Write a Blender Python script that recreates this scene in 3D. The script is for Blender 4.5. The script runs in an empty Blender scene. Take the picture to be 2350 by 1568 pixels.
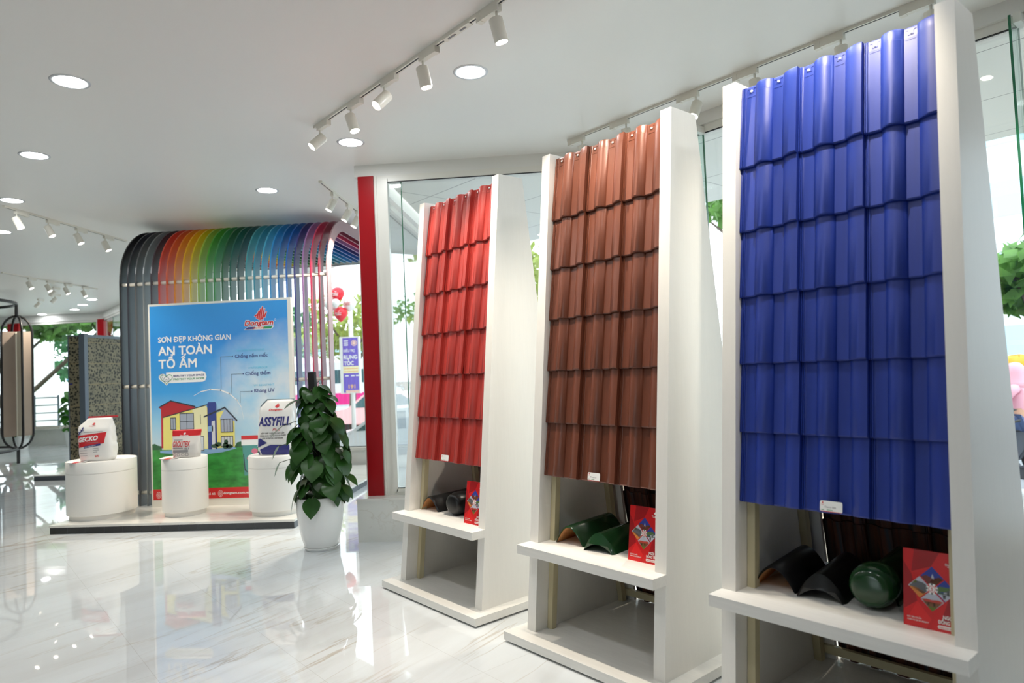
import bpy, bmesh, math, random
from mathutils import Vector, Matrix, Quaternion

# ------------------------------------------------------------------ camera, world, exposure
SC = bpy.context.scene
COL = SC.collection
cam_data = bpy.data.cameras.new('camera')
cam_data.sensor_width = 36.0
cam_data.lens = 1549.86 / 2350.0 * 36.0
cam_data.clip_start = 0.05
cam_data.clip_end = 400.0
cam_data.dof.use_dof = True
cam_data.dof.focus_distance = 4.8
cam_data.dof.aperture_fstop = 1.8
cam = bpy.data.objects.new('camera', cam_data)
COL.objects.link(cam)
YAW, PITCH, ROLL = 0.0779, 0.0398, 0.0430
_fw = Vector((-math.sin(YAW) * math.cos(PITCH), math.cos(YAW) * math.cos(PITCH), math.sin(PITCH)))
_r0 = Vector((math.cos(YAW), math.sin(YAW), 0.0))
_u0 = _r0.cross(_fw)
_rt = _r0 * math.cos(ROLL) - _u0 * math.sin(ROLL)
_up = _u0 * math.cos(ROLL) + _r0 * math.sin(ROLL)
_m = Matrix((_rt, _up, -_fw)).transposed().to_4x4()
_m.translation = Vector((0.0, 0.0, 1.685))
cam.matrix_world = _m
SC.camera = cam

WORLD_STRENGTH = 2.9
DOWNLIGHT = 64.0
SPOT_W = 100.0
world = bpy.data.worlds.new('overcast_sky')
SC.world = world
world.use_nodes = True
wn = world.node_tree
wn.nodes.clear()
w_out = wn.nodes.new('ShaderNodeOutputWorld')
w_bg = wn.nodes.new('ShaderNodeBackground')
w_bg.inputs['Color'].default_value = (0.86, 0.94, 1.0, 1.0)
w_bg.inputs['Strength'].default_value = WORLD_STRENGTH
wn.links.new(w_bg.outputs[0], w_out.inputs[0])

SC.view_settings.view_transform = 'Standard'
SC.view_settings.look = 'None'
SC.view_settings.gamma = 1.0
SC.view_settings.use_curve_mapping = False
SC.view_settings.exposure = 0.43
SC.cycles.use_denoising = True
SC.cycles.use_adaptive_sampling = True
SC.cycles.adaptive_threshold = 0.1
SC.cycles.max_bounces = 8
SC.cycles.diffuse_bounces = 4
SC.cycles.glossy_bounces = 4
SC.cycles.transmission_bounces = 6
SC.cycles.transparent_max_bounces = 12
SC.cycles.sample_clamp_indirect = 6.0
SC.cycles.caustics_reflective = False
SC.cycles.caustics_refractive = False

random.seed(7)
PI = math.pi
R2 = math.sqrt(0.5)
CEIL = 3.89

# ------------------------------------------------------------------ object helpers
def thing(name, label, cat, loc=(0, 0, 0), rotz=0.0, group=None):
    o = bpy.data.objects.new(name, None)
    COL.objects.link(o)
    o.location = loc
    o.rotation_euler = (0, 0, rotz)
    o.empty_display_size = 0.1
    o['label'] = label
    o['category'] = cat
    if group:
        o['group'] = group
    return o

def tag(o, label, cat, group=None):
    o['label'] = label
    o['category'] = cat
    if group:
        o['group'] = group
    return o

def obj(name, bm, mats, parent=None, smooth=False, ang=None, loc=None):
    me = bpy.data.meshes.new(name)
    bm.normal_update()
    bm.to_mesh(me)
    bm.free()
    for m in (mats if isinstance(mats, (list, tuple)) else [mats]):
        me.materials.append(m)
    if smooth or ang:
        for p in me.polygons:
            p.use_smooth = True
        if ang:
            me.set_sharp_from_angle(angle=math.radians(ang))
    o = bpy.data.objects.new(name, me)
    COL.objects.link(o)
    if parent is not None:
        o.parent = parent
    if loc is not None:
        o.location = loc
    return o

def struct(name, bm, mats, parent=None, **k):
    o = obj(name, bm, mats, parent, **k)
    if parent is None:
        o['kind'] = 'structure'
    return o

def link_copy(o, parent=None):
    c = o.copy()
    COL.objects.link(c)
    if parent is not None:
        c.parent = parent
    return c

def dup(root, loc, rotz=None, label=None, group=None):
    r = link_copy(root)
    r.location = loc
    if rotz is not None:
        r.rotation_euler = (0, 0, rotz)
    if label:
        r['label'] = label
    if group:
        r['group'] = group
    for ch in list(root.children):
        c = link_copy(ch, r)
        for g in list(ch.children):
            link_copy(g, c)
    return r

BM = bmesh.new

def face(bm, pts, mi=0):
    f = bm.faces.new([bm.verts.new(p) for p in pts])
    f.material_index = mi
    return f

def box(bm, x0, x1, y0, y1, z0, z1, mi=0, M=None):
    c = [Vector((x, y, z)) for z in (z0, z1) for y in (y0, y1) for x in (x0, x1)]
    if M is not None:
        c = [M @ v for v in c]
    v = [bm.verts.new(p) for p in c]
    for idx in ((0, 2, 3, 1), (4, 5, 7, 6), (0, 1, 5, 4), (2, 6, 7, 3), (0, 4, 6, 2), (1, 3, 7, 5)):
        f = bm.faces.new([v[i] for i in idx])
        f.material_index = mi
    return v

def prism(bm, poly, f3, c0, c1, mi=0):
    """poly of 2d points pushed from c0 to c1; f3(a, b, c) gives the 3d point"""
    a = [bm.verts.new(f3(p[0], p[1], c0)) for p in poly]
    b = [bm.verts.new(f3(p[0], p[1], c1)) for p in poly]
    n = len(poly)
    fs = [bm.faces.new(a), bm.faces.new(b[::-1])]
    for i in range(n):
        j = (i + 1) % n
        fs.append(bm.faces.new((a[j], a[i], b[i], b[j])))
    for f in fs:
        f.material_index = mi
    return fs

def lathe(bm, prof, n=32, c=(0, 0, 0), mi=0, sx=1.0, sy=1.0):
    rings = []
    for r, z in prof:
        if r < 1e-6:
            rings.append([bm.verts.new((c[0], c[1], c[2] + z))])
        else:
            rings.append([bm.verts.new((c[0] + sx * r * math.cos(2 * PI * i / n), c[1] + sy * r * math.sin(2 * PI * i / n), c[2] + z)) for i in range(n)])
    for a, b in zip(rings, rings[1:]):
        for i in range(n):
            j = (i + 1) % n
            if len(a) == 1 and len(b) == 1:
                continue
            if len(a) == 1:
                f = bm.faces.new((a[0], b[j], b[i]))
            elif len(b) == 1:
                f = bm.faces.new((a[i], a[j], b[0]))
            else:
                f = bm.faces.new((a[i], a[j], b[j], b[i]))
            f.material_index = mi

def tube(bm, pts, r, n=8, closed=False, mi=0):
    pts = [Vector(p) for p in pts]
    m = len(pts)
    rr = r if isinstance(r, (list, tuple)) else [r] * m
    rings = []
    up = None
    for i, p in enumerate(pts):
        if closed:
            d = pts[(i + 1) % m] - pts[i - 1]
        else:
            d = pts[min(i + 1, m - 1)] - pts[max(i - 1, 0)]
        d.normalize()
        if up is None:
            up = Vector((0, 0, 1)) if abs(d.z) < 0.9 else Vector((1, 0, 0))
        s = d.cross(up)
        if s.length < 1e-5:
            s = d.cross(Vector((0.3, 1, 0.2)))
        s.normalize()
        up = s.cross(d)
        rings.append([bm.verts.new(p + rr[i] * (s * math.cos(2 * PI * k / n) + up * math.sin(2 * PI * k / n))) for k in range(n)])
    for i in range(m if closed else m - 1):
        a, b = rings[i], rings[(i + 1) % m]
        for k in range(n):
            l = (k + 1) % n
            f = bm.faces.new((a[k], b[k], b[l], a[l]))
            f.material_index = mi
    if not closed:
        f = bm.faces.new(rings[0]); f.material_index = mi
        f = bm.faces.new(rings[-1][::-1]); f.material_index = mi

def fixn(bm):
    bmesh.ops.recalc_face_normals(bm, faces=bm.faces[:])
    return bm

# ------------------------------------------------------------------ materials
def lin(c):
    return tuple(((x / 255.0) / 12.92 if x / 255.0 <= 0.04045 else ((x / 255.0 + 0.055) / 1.055) ** 2.4) for x in c)

def nt_of(name):
    m = bpy.data.materials.new(name)
    m.use_nodes = True
    nt = m.node_tree
    b = nt.nodes.get('Principled BSDF')
    return m, nt, b

class N:
    """a short hand for node trees"""
    def __init__(s, nt):
        s.nt = nt
    def node(s, t, **k):
        n = s.nt.nodes.new('ShaderNode' + t)
        for a, v in k.items():
            setattr(n, a, v)
        return n
    def put(s, sock, v):
        if isinstance(v, (int, float)):
            sock.default_value = v
        elif isinstance(v, (tuple, list)):
            sock.default_value = tuple(v) + ((1.0,) if len(v) == 3 and len(sock.default_value) == 4 else ())
        else:
            s.nt.links.new(v, sock)
    def math(s, op, a, b=0.0, c=0.0, clamp=False):
        n = s.node('Math', operation=op)
        n.use_clamp = clamp
        s.put(n.inputs[0], a); s.put(n.inputs[1], b)
        if len(n.inputs) > 2:
            s.put(n.inputs[2], c)
        return n.outputs[0]
    def mix(s, fac, a, b):
        n = s.node('MixRGB')
        s.put(n.inputs[0], fac); s.put(n.inputs[1], a); s.put(n.inputs[2], b)
        return n.outputs[0]
    def noise(s, vec, scale, detail=2.0, rough=0.5, dist=0.0):
        n = s.node('TexNoise')
        s.put(n.inputs['Vector'], vec)
        n.inputs['Scale'].default_value = scale
        n.inputs['Detail'].default_value = detail
        n.inputs['Roughness'].default_value = rough
        n.inputs['Distortion'].default_value = dist
        return n.outputs[0]
    def coord(s, which='Object'):
        return s.node('TexCoord').outputs[which]
    def pos(s):
        return s.node('NewGeometry').outputs['Position']
    def mapping(s, vec, rot=(0, 0, 0), sc=(1, 1, 1), loc=(0, 0, 0)):
        n = s.node('Mapping')
        s.put(n.inputs['Vector'], vec)
        n.inputs['Rotation'].default_value = rot
        n.inputs['Scale'].default_value = sc
        n.inputs['Location'].default_value = loc
        return n.outputs[0]
    def sep(s, vec):
        n = s.node('SeparateXYZ')
        s.put(n.inputs[0], vec)
        return n.outputs
    def ramp(s, fac, stops):
        n = s.node('ValToRGB')
        s.put(n.inputs[0], fac)
        el = n.color_ramp.elements
        while len(el) < len(stops):
            el.new(0.5)
        for e, (p, c) in zip(el, stops):
            e.position = p
            e.color = tuple(c) + ((1.0,) if len(c) == 3 else ())
        return n.outputs[0]
    def maprange(s, v, a, b, c=0.0, d=1.0):
        n = s.node('MapRange')
        s.put(n.inputs[0], v)
        for i, x in enumerate((a, b, c, d)):
            n.inputs[i + 1].default_value = x
        return n.outputs[0]
    def bump(s, h, strength=0.2, dist=0.01):
        n = s.node('Bump')
        n.inputs['Strength'].default_value = strength
        n.inputs['Distance'].default_value = dist
        s.put(n.inputs['Height'], h)
        return n.outputs[0]

def pbr(name, rgb, rough=0.5, metal=0.0, spec=0.5, coat=0.0, var=0.0, vscale=8.0, stretch=(1, 1, 1), bump=0.0, bscale=60.0):
    m, nt, b = nt_of(name)
    c = lin(rgb)
    b.inputs['Base Color'].default_value = c + (1.0,)
    b.inputs['Roughness'].default_value = rough
    b.inputs['Metallic'].default_value = metal
    b.inputs['Specular IOR Level'].default_value = spec
    b.inputs['Coat Weight'].default_value = coat
    n = N(nt)
    if var > 0:
        v = n.noise(n.mapping(n.coord(), sc=stretch), vscale, 4.0)
        lo = tuple(x * (1 - var) for x in c)
        hi = tuple(min(1.0, x * (1 + var)) for x in c)
        nt.links.new(n.ramp(v, [(0.3, lo), (0.7, hi)]), b.inputs['Base Color'])
    if bump > 0:
        nt.links.new(n.bump(n.noise(n.coord(), bscale, 3.0), bump, 0.004), b.inputs['Normal'])
    return m

def glow(name, rgb, strength):
    m, nt, b = nt_of(name)
    nt.nodes.remove(b)
    e = nt.nodes.new('ShaderNodeEmission')
    e.inputs['Color'].default_value = tuple(rgb) + (1.0,)
    e.inputs['Strength'].default_value = strength
    nt.links.new(e.outputs[0], nt.nodes['Material Output'].inputs['Surface'])
    return m

def glass_mat(name, tint, f0=0.05):
    m, nt, b = nt_of(name)
    nt.nodes.remove(b)
    n = N(nt)
    tr = n.node('BsdfTransparent'); tr.inputs['Color'].default_value = tuple(tint) + (1.0,)
    gl = n.node('BsdfGlossy'); gl.inputs['Roughness'].default_value = 0.0
    lw = n.node('LayerWeight'); lw.inputs['Blend'].default_value = 0.5
    f = n.math('POWER', lw.outputs['Facing'], 5.0)
    f = n.math('MULTIPLY_ADD', f, 1.0 - f0, f0)
    mx = n.node('MixShader')
    nt.links.new(f, mx.inputs[0]); nt.links.new(tr.outputs[0], mx.inputs[1]); nt.links.new(gl.outputs[0], mx.inputs[2])
    nt.links.new(mx.outputs[0], nt.nodes['Material Output'].inputs['Surface'])
    return m

def leaf_mat(name, rgb, rough=0.4, trans=0.3, vscale=6.0):
    m, nt, b = nt_of(name)
    n = N(nt)
    c = lin(rgb)
    v = n.noise(n.coord(), vscale, 3.0)
    col = n.ramp(v, [(0.3, tuple(x * 0.6 for x in c)), (0.7, tuple(min(1, x * 1.4) for x in c))])
    nt.links.new(col, b.inputs['Base Color'])
    b.inputs['Roughness'].default_value = rough
    b.inputs['Specular IOR Level'].default_value = 0.4
    t = n.node('BsdfTranslucent')
    nt.links.new(col, t.inputs['Color'])
    mx = n.node('MixShader')
    mx.inputs[0].default_value = trans
    nt.links.new(b.outputs[0], mx.inputs[1]); nt.links.new(t.outputs[0], mx.inputs[2])
    nt.links.new(mx.outputs[0], nt.nodes['Material Output'].inputs['Surface'])
    return m

WHITE = pbr('white_laminate', (233, 231, 226), 0.38, var=0.012, vscale=5.0, stretch=(14, 14, 1.0))
WHITE_EDGE = pbr('white_laminate_shelf', (233, 231, 226), 0.35, var=0.03, vscale=5.0, stretch=(1, 12, 12))
CREAM = pbr('cream_steel', (196, 186, 152), 0.4)
PAINT = pbr('white_paint', (236, 235, 230), 0.5)
FRAME = pbr('white_frame', (236, 234, 226), 0.32)
GASKET = pbr('black_gasket', (25, 25, 24), 0.5)
REDPOST = pbr('red_panel', (162, 10, 22), 0.3, spec=0.3)
CLEAR = glass_mat('window_glass', (0.965, 0.985, 0.98), 0.05)
GREENGLASS = pbr('green_glass_edge', (26, 105, 70), 0.15)
FINGLASS = glass_mat('fin_glass', (0.86, 0.95, 0.91), 0.05)
BLACK = pbr('black_metal', (20, 20, 22), 0.4)
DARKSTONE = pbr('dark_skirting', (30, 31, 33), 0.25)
GREY_AND_LIT_STONE = pbr('grey_and_lit_skirting', (74, 80, 88), 0.3)
GREYMETAL = pbr('grey_metal', (92, 102, 112), 0.35)
LAMPWHITE = pbr('lamp_white', (232, 228, 216), 0.35)
LENS = glow('lamp_lens', (1.0, 0.9, 0.76), 22.0)
DIFFUSER = glow('downlight_diffuser', (0.96, 0.985, 1.0), DOWNLIGHT)
TERRACOTTA = pbr('terracotta_inside', (206, 150, 96), 0.7)
BLACKGLAZE = pbr('black_glaze', (16, 16, 17), 0.32)
GREENGLAZE = pbr('green_glaze', (26, 62, 32), 0.16, spec=0.6)
PRINT_WHITE = pbr('print_white', (244, 244, 242), 0.45)
PRINT_NAVY = pbr('print_navy', (44, 46, 120), 0.45)
PRINT_RED = pbr('print_red', (206, 34, 42), 0.4)
PRINT_GREY = pbr('print_grey', (140, 138, 140), 0.5)
PRINT_BLACK = pbr('print_black', (45, 40, 40), 0.5)
PRINT_GREEN = pbr('print_green', (44, 150, 84), 0.45)
PRINT_CYAN = pbr('print_cyan', (110, 196, 224), 0.45)
CERAMIC = pbr('white_ceramic', (240, 240, 238), 0.18)
SOIL = pbr('dark_soil', (40, 32, 26), 0.9, var=0.3, vscale=60)

def tile_mat(name, rgb, rough, coat, spec=0.5, metal=0.0):
    m, nt, b = nt_of(name)
    n = N(nt)
    c = lin(rgb)
    v = n.noise(n.mapping(n.coord(), sc=(26, 26, 1.2)), 1.0, 4.0)
    nt.links.new(n.ramp(v, [(0.3, tuple(x * 0.86 for x in c)), (0.7, tuple(min(1, x * 1.12) for x in c))]), b.inputs['Base Color'])
    b.inputs['Roughness'].default_value = rough
    b.inputs['Metallic'].default_value = metal
    b.inputs['Specular IOR Level'].default_value = spec
    b.inputs['Coat Weight'].default_value = coat
    b.inputs['Coat Roughness'].default_value = 0.25
    nt.links.new(n.bump(n.noise(n.coord(), 420.0, 2.0), 0.12, 0.002), b.inputs['Normal'])
    return m

T_BLUE = tile_mat('blue_glazed_tile', (22, 49, 140), 0.46, 0.08)
T_BROWN = tile_mat('brown_glazed_tile', (112, 62, 44), 0.36, 0.2, metal=0.15)
T_RED = tile_mat('red_glazed_tile', (172, 54, 47), 0.42, 0.15)

def marble(name, base, vein, warm, seams, rough, rot, bump=0.0):
    m, nt, b = nt_of(name)
    n = N(nt)
    p = n.pos()
    q = n.mapping(p, rot=(0, 0, rot))
    q1 = n.mapping(q, sc=(1.5, 0.26, 1.5))
    broad = n.noise(q1, 1.5, 5.0, 0.55, 0.5)
    cloud = n.maprange(broad, 0.46, 0.72)
    fine = n.noise(n.mapping(q, sc=(2.2, 0.24, 2.2), loc=(3.1, 1.7, 0)), 1.1, 5.0, 0.55, 0.25)
    ridge = n.math('SUBTRACT', 1.0, n.math('MULTIPLY', n.math('ABSOLUTE', n.math('SUBTRACT', fine, 0.5)), 85.0), clamp=True)
    mask = n.maprange(n.noise(p, 0.9, 2.0), 0.42, 0.62)
    ridge = n.math('MULTIPLY', ridge, n.math('MULTIPLY', mask, 0.5))
    fine2 = n.noise(n.mapping(q, sc=(4.2, 0.4, 4.2), loc=(7.1, 0.3, 2)), 1.2, 4.0, 0.55, 0.25)
    ridge2 = n.math('SUBTRACT', 1.0, n.math('MULTIPLY', n.math('ABSOLUTE', n.math('SUBTRACT', fine2, 0.52)), 30.0), clamp=True)
    ridge2 = n.math('MULTIPLY', n.math('MULTIPLY', ridge2, n.maprange(n.noise(p, 0.7, 2.0), 0.45, 0.65)), 0.22)
    col = n.mix(n.math('MULTIPLY', cloud, 0.36), lin(base), lin(vein))
    col = n.mix(ridge2, col, lin(vein))
    col = n.mix(ridge, col, lin(warm))
    if seams:
        s = n.sep(p)
        bb = n.math('MULTIPLY', n.math('ADD', s[0], s[1]), R2)
        aa = n.math('MULTIPLY', n.math('SUBTRACT', s[1], s[0]), R2)
        def line(v, off, per, w):
            f = n.math('FRACT', n.math('DIVIDE', n.math('SUBTRACT', v, off), per))
            d = n.math('ABSOLUTE', n.math('SUBTRACT', f, 0.5))
            return n.math('GREATER_THAN', d, 0.5 - w / per)
        l = n.math('MAXIMUM', line(bb, 0.95, 0.68, 0.0016), line(aa, 0.35, 1.36, 0.0016))
        col = n.mix(n.math('MULTIPLY', l, 0.3), col, lin((150, 146, 138)))
    nt.links.new(col, b.inputs['Base Color'])
    b.inputs['Roughness'].default_value = rough
    b.inputs['Specular IOR Level'].default_value = 0.5
    if bump > 0:
        nt.links.new(n.bump(n.noise(p, 2.3, 1.0), bump, 0.01), b.inputs['Normal'])
    return m

FLOOR = marble('polished_marble_floor', (217, 222, 225), (182, 180, 176), (156, 130, 88), True, 0.02, 0.52, 0.02)
MARBLE = marble('marble_slab', (228, 226, 220), (176, 170, 160), (176, 156, 122), False, 0.12, -1.2)
WALLMARBLE = marble('marble_wall', (224, 224, 219), (200, 196, 188), (186, 176, 158), False, 0.12, 0.5)

# ------------------------------------------------------------------ lettering (built first, while the scene is small)
_TXT = {}
def letters(body, bold=0.0, shear=0.0):
    key = (body, bold, shear)
    if key in _TXT:
        return _TXT[key]
    cu = bpy.data.curves.new('lettering', 'FONT')
    cu.body = body
    cu.offset = bold
    cu.shear = shear
    cu.resolution_u = 3
    ob = bpy.data.objects.new('lettering', cu)
    COL.objects.link(ob)
    dg = bpy.context.evaluated_depsgraph_get()
    dg.update()
    me = bpy.data.meshes.new_from_object(ob.evaluated_get(dg))
    vs = [(v.co.x, v.co.y) for v in me.vertices]
    fs = [tuple(p.vertices) for p in me.polygons]
    bpy.data.objects.remove(ob)
    bpy.data.curves.remove(cu)
    bpy.data.meshes.remove(me)
    x0 = min(v[0] for v in vs); x1 = max(v[0] for v in vs)
    vs = [((v[0] - x0), v[1]) for v in vs]
    _TXT[key] = (vs, fs, x1 - x0)
    return _TXT[key]

_E = 0.002
def lift(f3, d):
    """the same printed surface, d metres further out"""
    def g(x, y):
        p = Vector(f3(x, y))
        n = (Vector(f3(x + _E, y)) - p).cross(Vector(f3(x, y + _E)) - p)
        if n.length < 1e-12:
            return p
        return p + n.normalized() * d
    return g

_SPLIT = {'Đ': ('D', 'bar'), 'Ơ': ('O', 'horn'), 'Ư': ('U', 'horn'), 'Ờ': ('Ò', 'horn'), 'Ớ': ('Ó', 'horn')}
def write(bm, body, x, y, f3, cap, width=None, mi=0, bold=0.0, shear=0.0, tilt=0.0):
    plain = ''.join(_SPLIT.get(c, (c,))[0] for c in body)
    _write(bm, plain, x, y, f3, cap, width, mi, bold, shear, tilt)
    if plain == body:
        return
    # strokes that cross a letter are laid a hair above it
    sy = cap / 0.682
    sx = sy if width is None else width / letters(plain, 0.0, shear)[2]
    up = lift(f3, 0.001)
    for i, c in enumerate(body):
        if c not in _SPLIT:
            continue
        b, kind = _SPLIT[c]
        w = letters(b, 0.0, shear)[2]
        xs = letters(plain[:i + 1], 0.0, shear)[2] - w
        ty = tilt * xs * sx
        if kind == 'bar':
            gridp = [(xs - 0.10, 0.30), (xs + 0.34, 0.30), (xs + 0.34, 0.395), (xs - 0.10, 0.395)]
            poly(bm, [(x + a * sx, y + q * sy + ty) for a, q in gridp], up, mi)
        else:
            k = xs + w
            gridp = [(k - 0.10, 0.52), (k - 0.02, 0.56), (k + 0.06, 0.66), (k + 0.06, 0.80), (k - 0.04, 0.80), (k - 0.04, 0.68), (k - 0.13, 0.60)]
            poly(bm, [(x + a * sx, y + q * sy + ty) for a, q in gridp], up, mi)

def _write(bm, body, x, y, f3, cap, width=None, mi=0, bold=0.0, shear=0.0, tilt=0.0):
    """lettering with its left end at x and baseline y, cap height cap; f3(x, y) -> 3d"""
    vs, fs, w = letters(body, 0.0, shear)
    sy = cap / 0.682
    sx = sy if width is None else width / w
    shifts = [(0.0, 0.0)] if bold <= 0 else [(-bold, -bold), (bold, -bold), (-bold, bold), (bold, bold)]
    for kk, (sa, sb_) in enumerate(shifts):
        ff = lift(f3, 0.00018 * kk) if kk else f3
        v3 = [bm.verts.new(ff(x + (a + sa) * sx, y + (b + sb_) * sy + tilt * a * sx)) for a, b in vs]
        for f in fs:
            q = bm.faces.new([v3[i] for i in f])
            q.material_index = mi

def poly(bm, pts, f3, mi=0):
    f = bm.faces.new([bm.verts.new(f3(*p)) for p in pts])
    f.material_index = mi
    return f

def strip(bm, pts, w, f3, mi=0):
    """a printed line along 2d points"""
    base = f3
    for kk, ((ax, ay), (bx, by)) in enumerate(zip(pts, pts[1:])):
        f3 = lift(base, 0.00012 * (kk % 2)) if kk % 2 else base
        d = math.hypot(bx - ax, by - ay) or 1e-9
        nx, ny = -(by - ay) / d * w / 2, (bx - ax) / d * w / 2
        ex, ey = (bx - ax) / d * w / 2, (by - ay) / d * w / 2
        poly(bm, [(ax - nx - ex, ay - ny - ey), (bx - nx + ex, by - ny + ey), (bx + nx + ex, by + ny + ey), (ax + nx - ex, ay + ny - ey)], f3, mi)

def ringshape(bm, cx, cy, r, w, f3, mi=0, n=28):
    for i in range(n):
        a, b = 2 * PI * i / n, 2 * PI * (i + 1) / n
        poly(bm, [(cx + (r - w) * math.cos(a), cy + (r - w) * math.sin(a)), (cx + r * math.cos(a), cy + r * math.sin(a)),
                  (cx + r * math.cos(b), cy + r * math.sin(b)), (cx + (r - w) * math.cos(b), cy + (r - w) * math.sin(b))], f3, mi)

def discshape(bm, cx, cy, r, f3, mi=0, n=28, ry=None):
    ry = r if ry is None else ry
    poly(bm, [(cx + r * math.cos(2 * PI * i / n), cy + ry * math.sin(2 * PI * i / n)) for i in range(n)], f3, mi)

def flame(bm, x, y, w, h, f3, mi=0, grow=0.0):
    """the fan of slanted bars used as an emblem"""
    lo = [.30, .14, .05, .0, .06, .22]
    hi = [.50, .70, .87, 1.0, .85, .62]
    g = grow
    base = f3
    for i in range(6):
        f3 = lift(base, 0.00010 * i)
        a = .06 + .145 * i
        b = a + .125
        s = .16
        poly(bm, [(x + (a - g) * w, y + (lo[i] + .05 - g) * h), (x + (b + g) * w, y + (lo[i] - .03 - g) * h), (x + (b + s + g) * w, y + (hi[i] - .03 + g) * h),
                  (x + (b + s - .05) * w, y + (hi[i] + .03 + g) * h), (x + (a + s + .02 - g) * w, y + (hi[i] - .04 + g) * h)], f3, mi)

for _t in ("SƠN ĐẸP KHÔNG GIAN", "AN TOÀN", "TỔ ẤM"):
    letters(_t)

# ------------------------------------------------------------------ the setting
# stand direction and the slanted window wall run at 45 degrees: a along (-1, 1), b along (1, 1)
def AB(a, b, z=0.0):
    return Vector((R2 * (b - a), R2 * (a + b), z))

BW = 5.28                                   # slanted glass wall
CX1 = BW / R2 - 6.95                        # corner of the two glass walls
W2_END = 9.6
W2_GLASS = 4.85
p_end = Vector((CX1, 6.95, 0)) + Vector((R2, -R2, 0)) * W2_END
plan = [(-26.0, -8.0), (p_end.x, -8.0), (p_end.x, p_end.y), (CX1, 6.95), (-2.1, 6.95), (-2.1, 12.0), (-6.5, 12.0), (-13.74, 19.24), (-26.0, 19.24)]

bm = BM()
face(bm, [(x, y, 0.0) for x, y in plan])
bmesh.ops.triangulate(bm, faces=bm.faces[:])
struct('floor', fixn(bm), FLOOR)
for f in bpy.data.objects['floor'].data.polygons:
    pass

CEILM = pbr('ceiling_paint', (242, 241, 237), 0.42, spec=0.45)
bm = BM()
poly2 = [(x, y) for x, y in plan]
prism(bm, poly2, lambda a, b, c: (a, b, c), CEIL, CEIL + 0.25)
struct('ceiling', fixn(bm), CEILM)

def win_root(name, loc, rotz):
    o = bpy.data.objects.new(name, None)
    COL.objects.link(o)
    o.location = loc
    o.rotation_euler = (0, 0, rotz)
    o['kind'] = 'structure'
    return o

def glass_front(name, loc, rotz, L, z0, z1, stile=(0.06, 0.06), rails=(0.08, 0.06), mull=(), joints=()):
    """a glazed front in its own frame; local x along the wall, local -y towards the room"""
    r = win_root(name, loc, rotz)
    bm = BM()
    box(bm, 0, stile[0], -0.05, 0.05, z0, z1)
    box(bm, L - stile[1], L, -0.05, 0.05, z0, z1)
    box(bm, stile[0], L - stile[1], -0.05, 0.05, z0, z0 + rails[0])
    box(bm, stile[0], L - stile[1], -0.05, 0.05, z1 - rails[1], z1)
    box(bm, stile[0] - 0.035, stile[0] + 0.012, -0.065, -0.05, z0 + rails[0] - 0.03, z1 - rails[1] + 0.03)
    box(bm, stile[0], L - stile[1], -0.065, -0.05, z0 + rails[0] - 0.035, z0 + rails[0] - 0.005)
    box(bm, 0.012, 0.03, -0.062, -0.05, z0, z1)
    for x in mull:
        box(bm, x - 0.03, x + 0.03, -0.05, 0.05, z0 + rails[0], z1 - rails[1])
    struct('frame', fixn(bm), FRAME, r)
    bm = BM()
    a, b, c, d = stile[0], L - stile[1], z0 + rails[0], z1 - rails[1]
    g = 0.009
    box(bm, a, b, -0.052, -0.040, d - g, d); box(bm, a, b, -0.052, -0.040, c, c + g)
    box(bm, a, a + g, -0.052, -0.040, c, d); box(bm, b - g, b, -0.052, -0.040, c, d)
    struct('gasket', fixn(bm), GASKET, r)
    xs = [a] + list(mull) + list(joints) + [b]
    xs.sort()
    for x0, x1 in zip(xs, xs[1:]):
        bm = BM()
        box(bm, x0 + 0.003, x1 - 0.003, -0.006, 0.006, c, d)
        struct('glass_pane', fixn(bm), CLEAR, r)
    for x in joints:
        bm = BM()
        box(bm, x - 0.004, x + 0.004, -0.008, 0.008, c, d)
        struct('glass_joint', fixn(bm), GREENGLASS, r)
    return r

BEIGE = pbr('warm_bounce_beige', (196, 184, 162), 0.6)  # for unseen walls; warm tint chosen so their bounce warms the blue stand
# glass front beside the red pillar
glass_front('window_1', (-1.925, 6.95, 0), 0.0, CX1 + 1.925 - 0.03, 0.435, 3.765, stile=(0.135, 0.05), rails=(0.065, 0.065), joints=(0.28,))
bm = BM()
box(bm, -2.13, CX1 + 0.05, 6.90, 7.10, 3.765, CEIL)
struct('trim_1', bm, PAINT)
bm = BM()
box(bm, -2.09, -1.925, 6.88, 7.05, 0.435, 3.765)
struct('trim_2', bm, REDPOST)
bm = BM()
ws = 5.05 / R2
prism(bm, [(-2.163, 6.73), (ws - 6.73, 6.73), (CX1, 7.02), (-2.163, 7.02)], lambda a, b, c: (a, b, c), 0.0, 0.413)
struct('wall_1', fixn(bm), WALLMARBLE)
bm = BM()
prism(bm, [(-2.168, 6.722), (ws - 6.722, 6.722), (CX1, 7.02), (-2.168, 7.02)], lambda a, b, c: (a, b, c), 0.413, 0.435)
struct('sill_1', fixn(bm), MARBLE)

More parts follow.
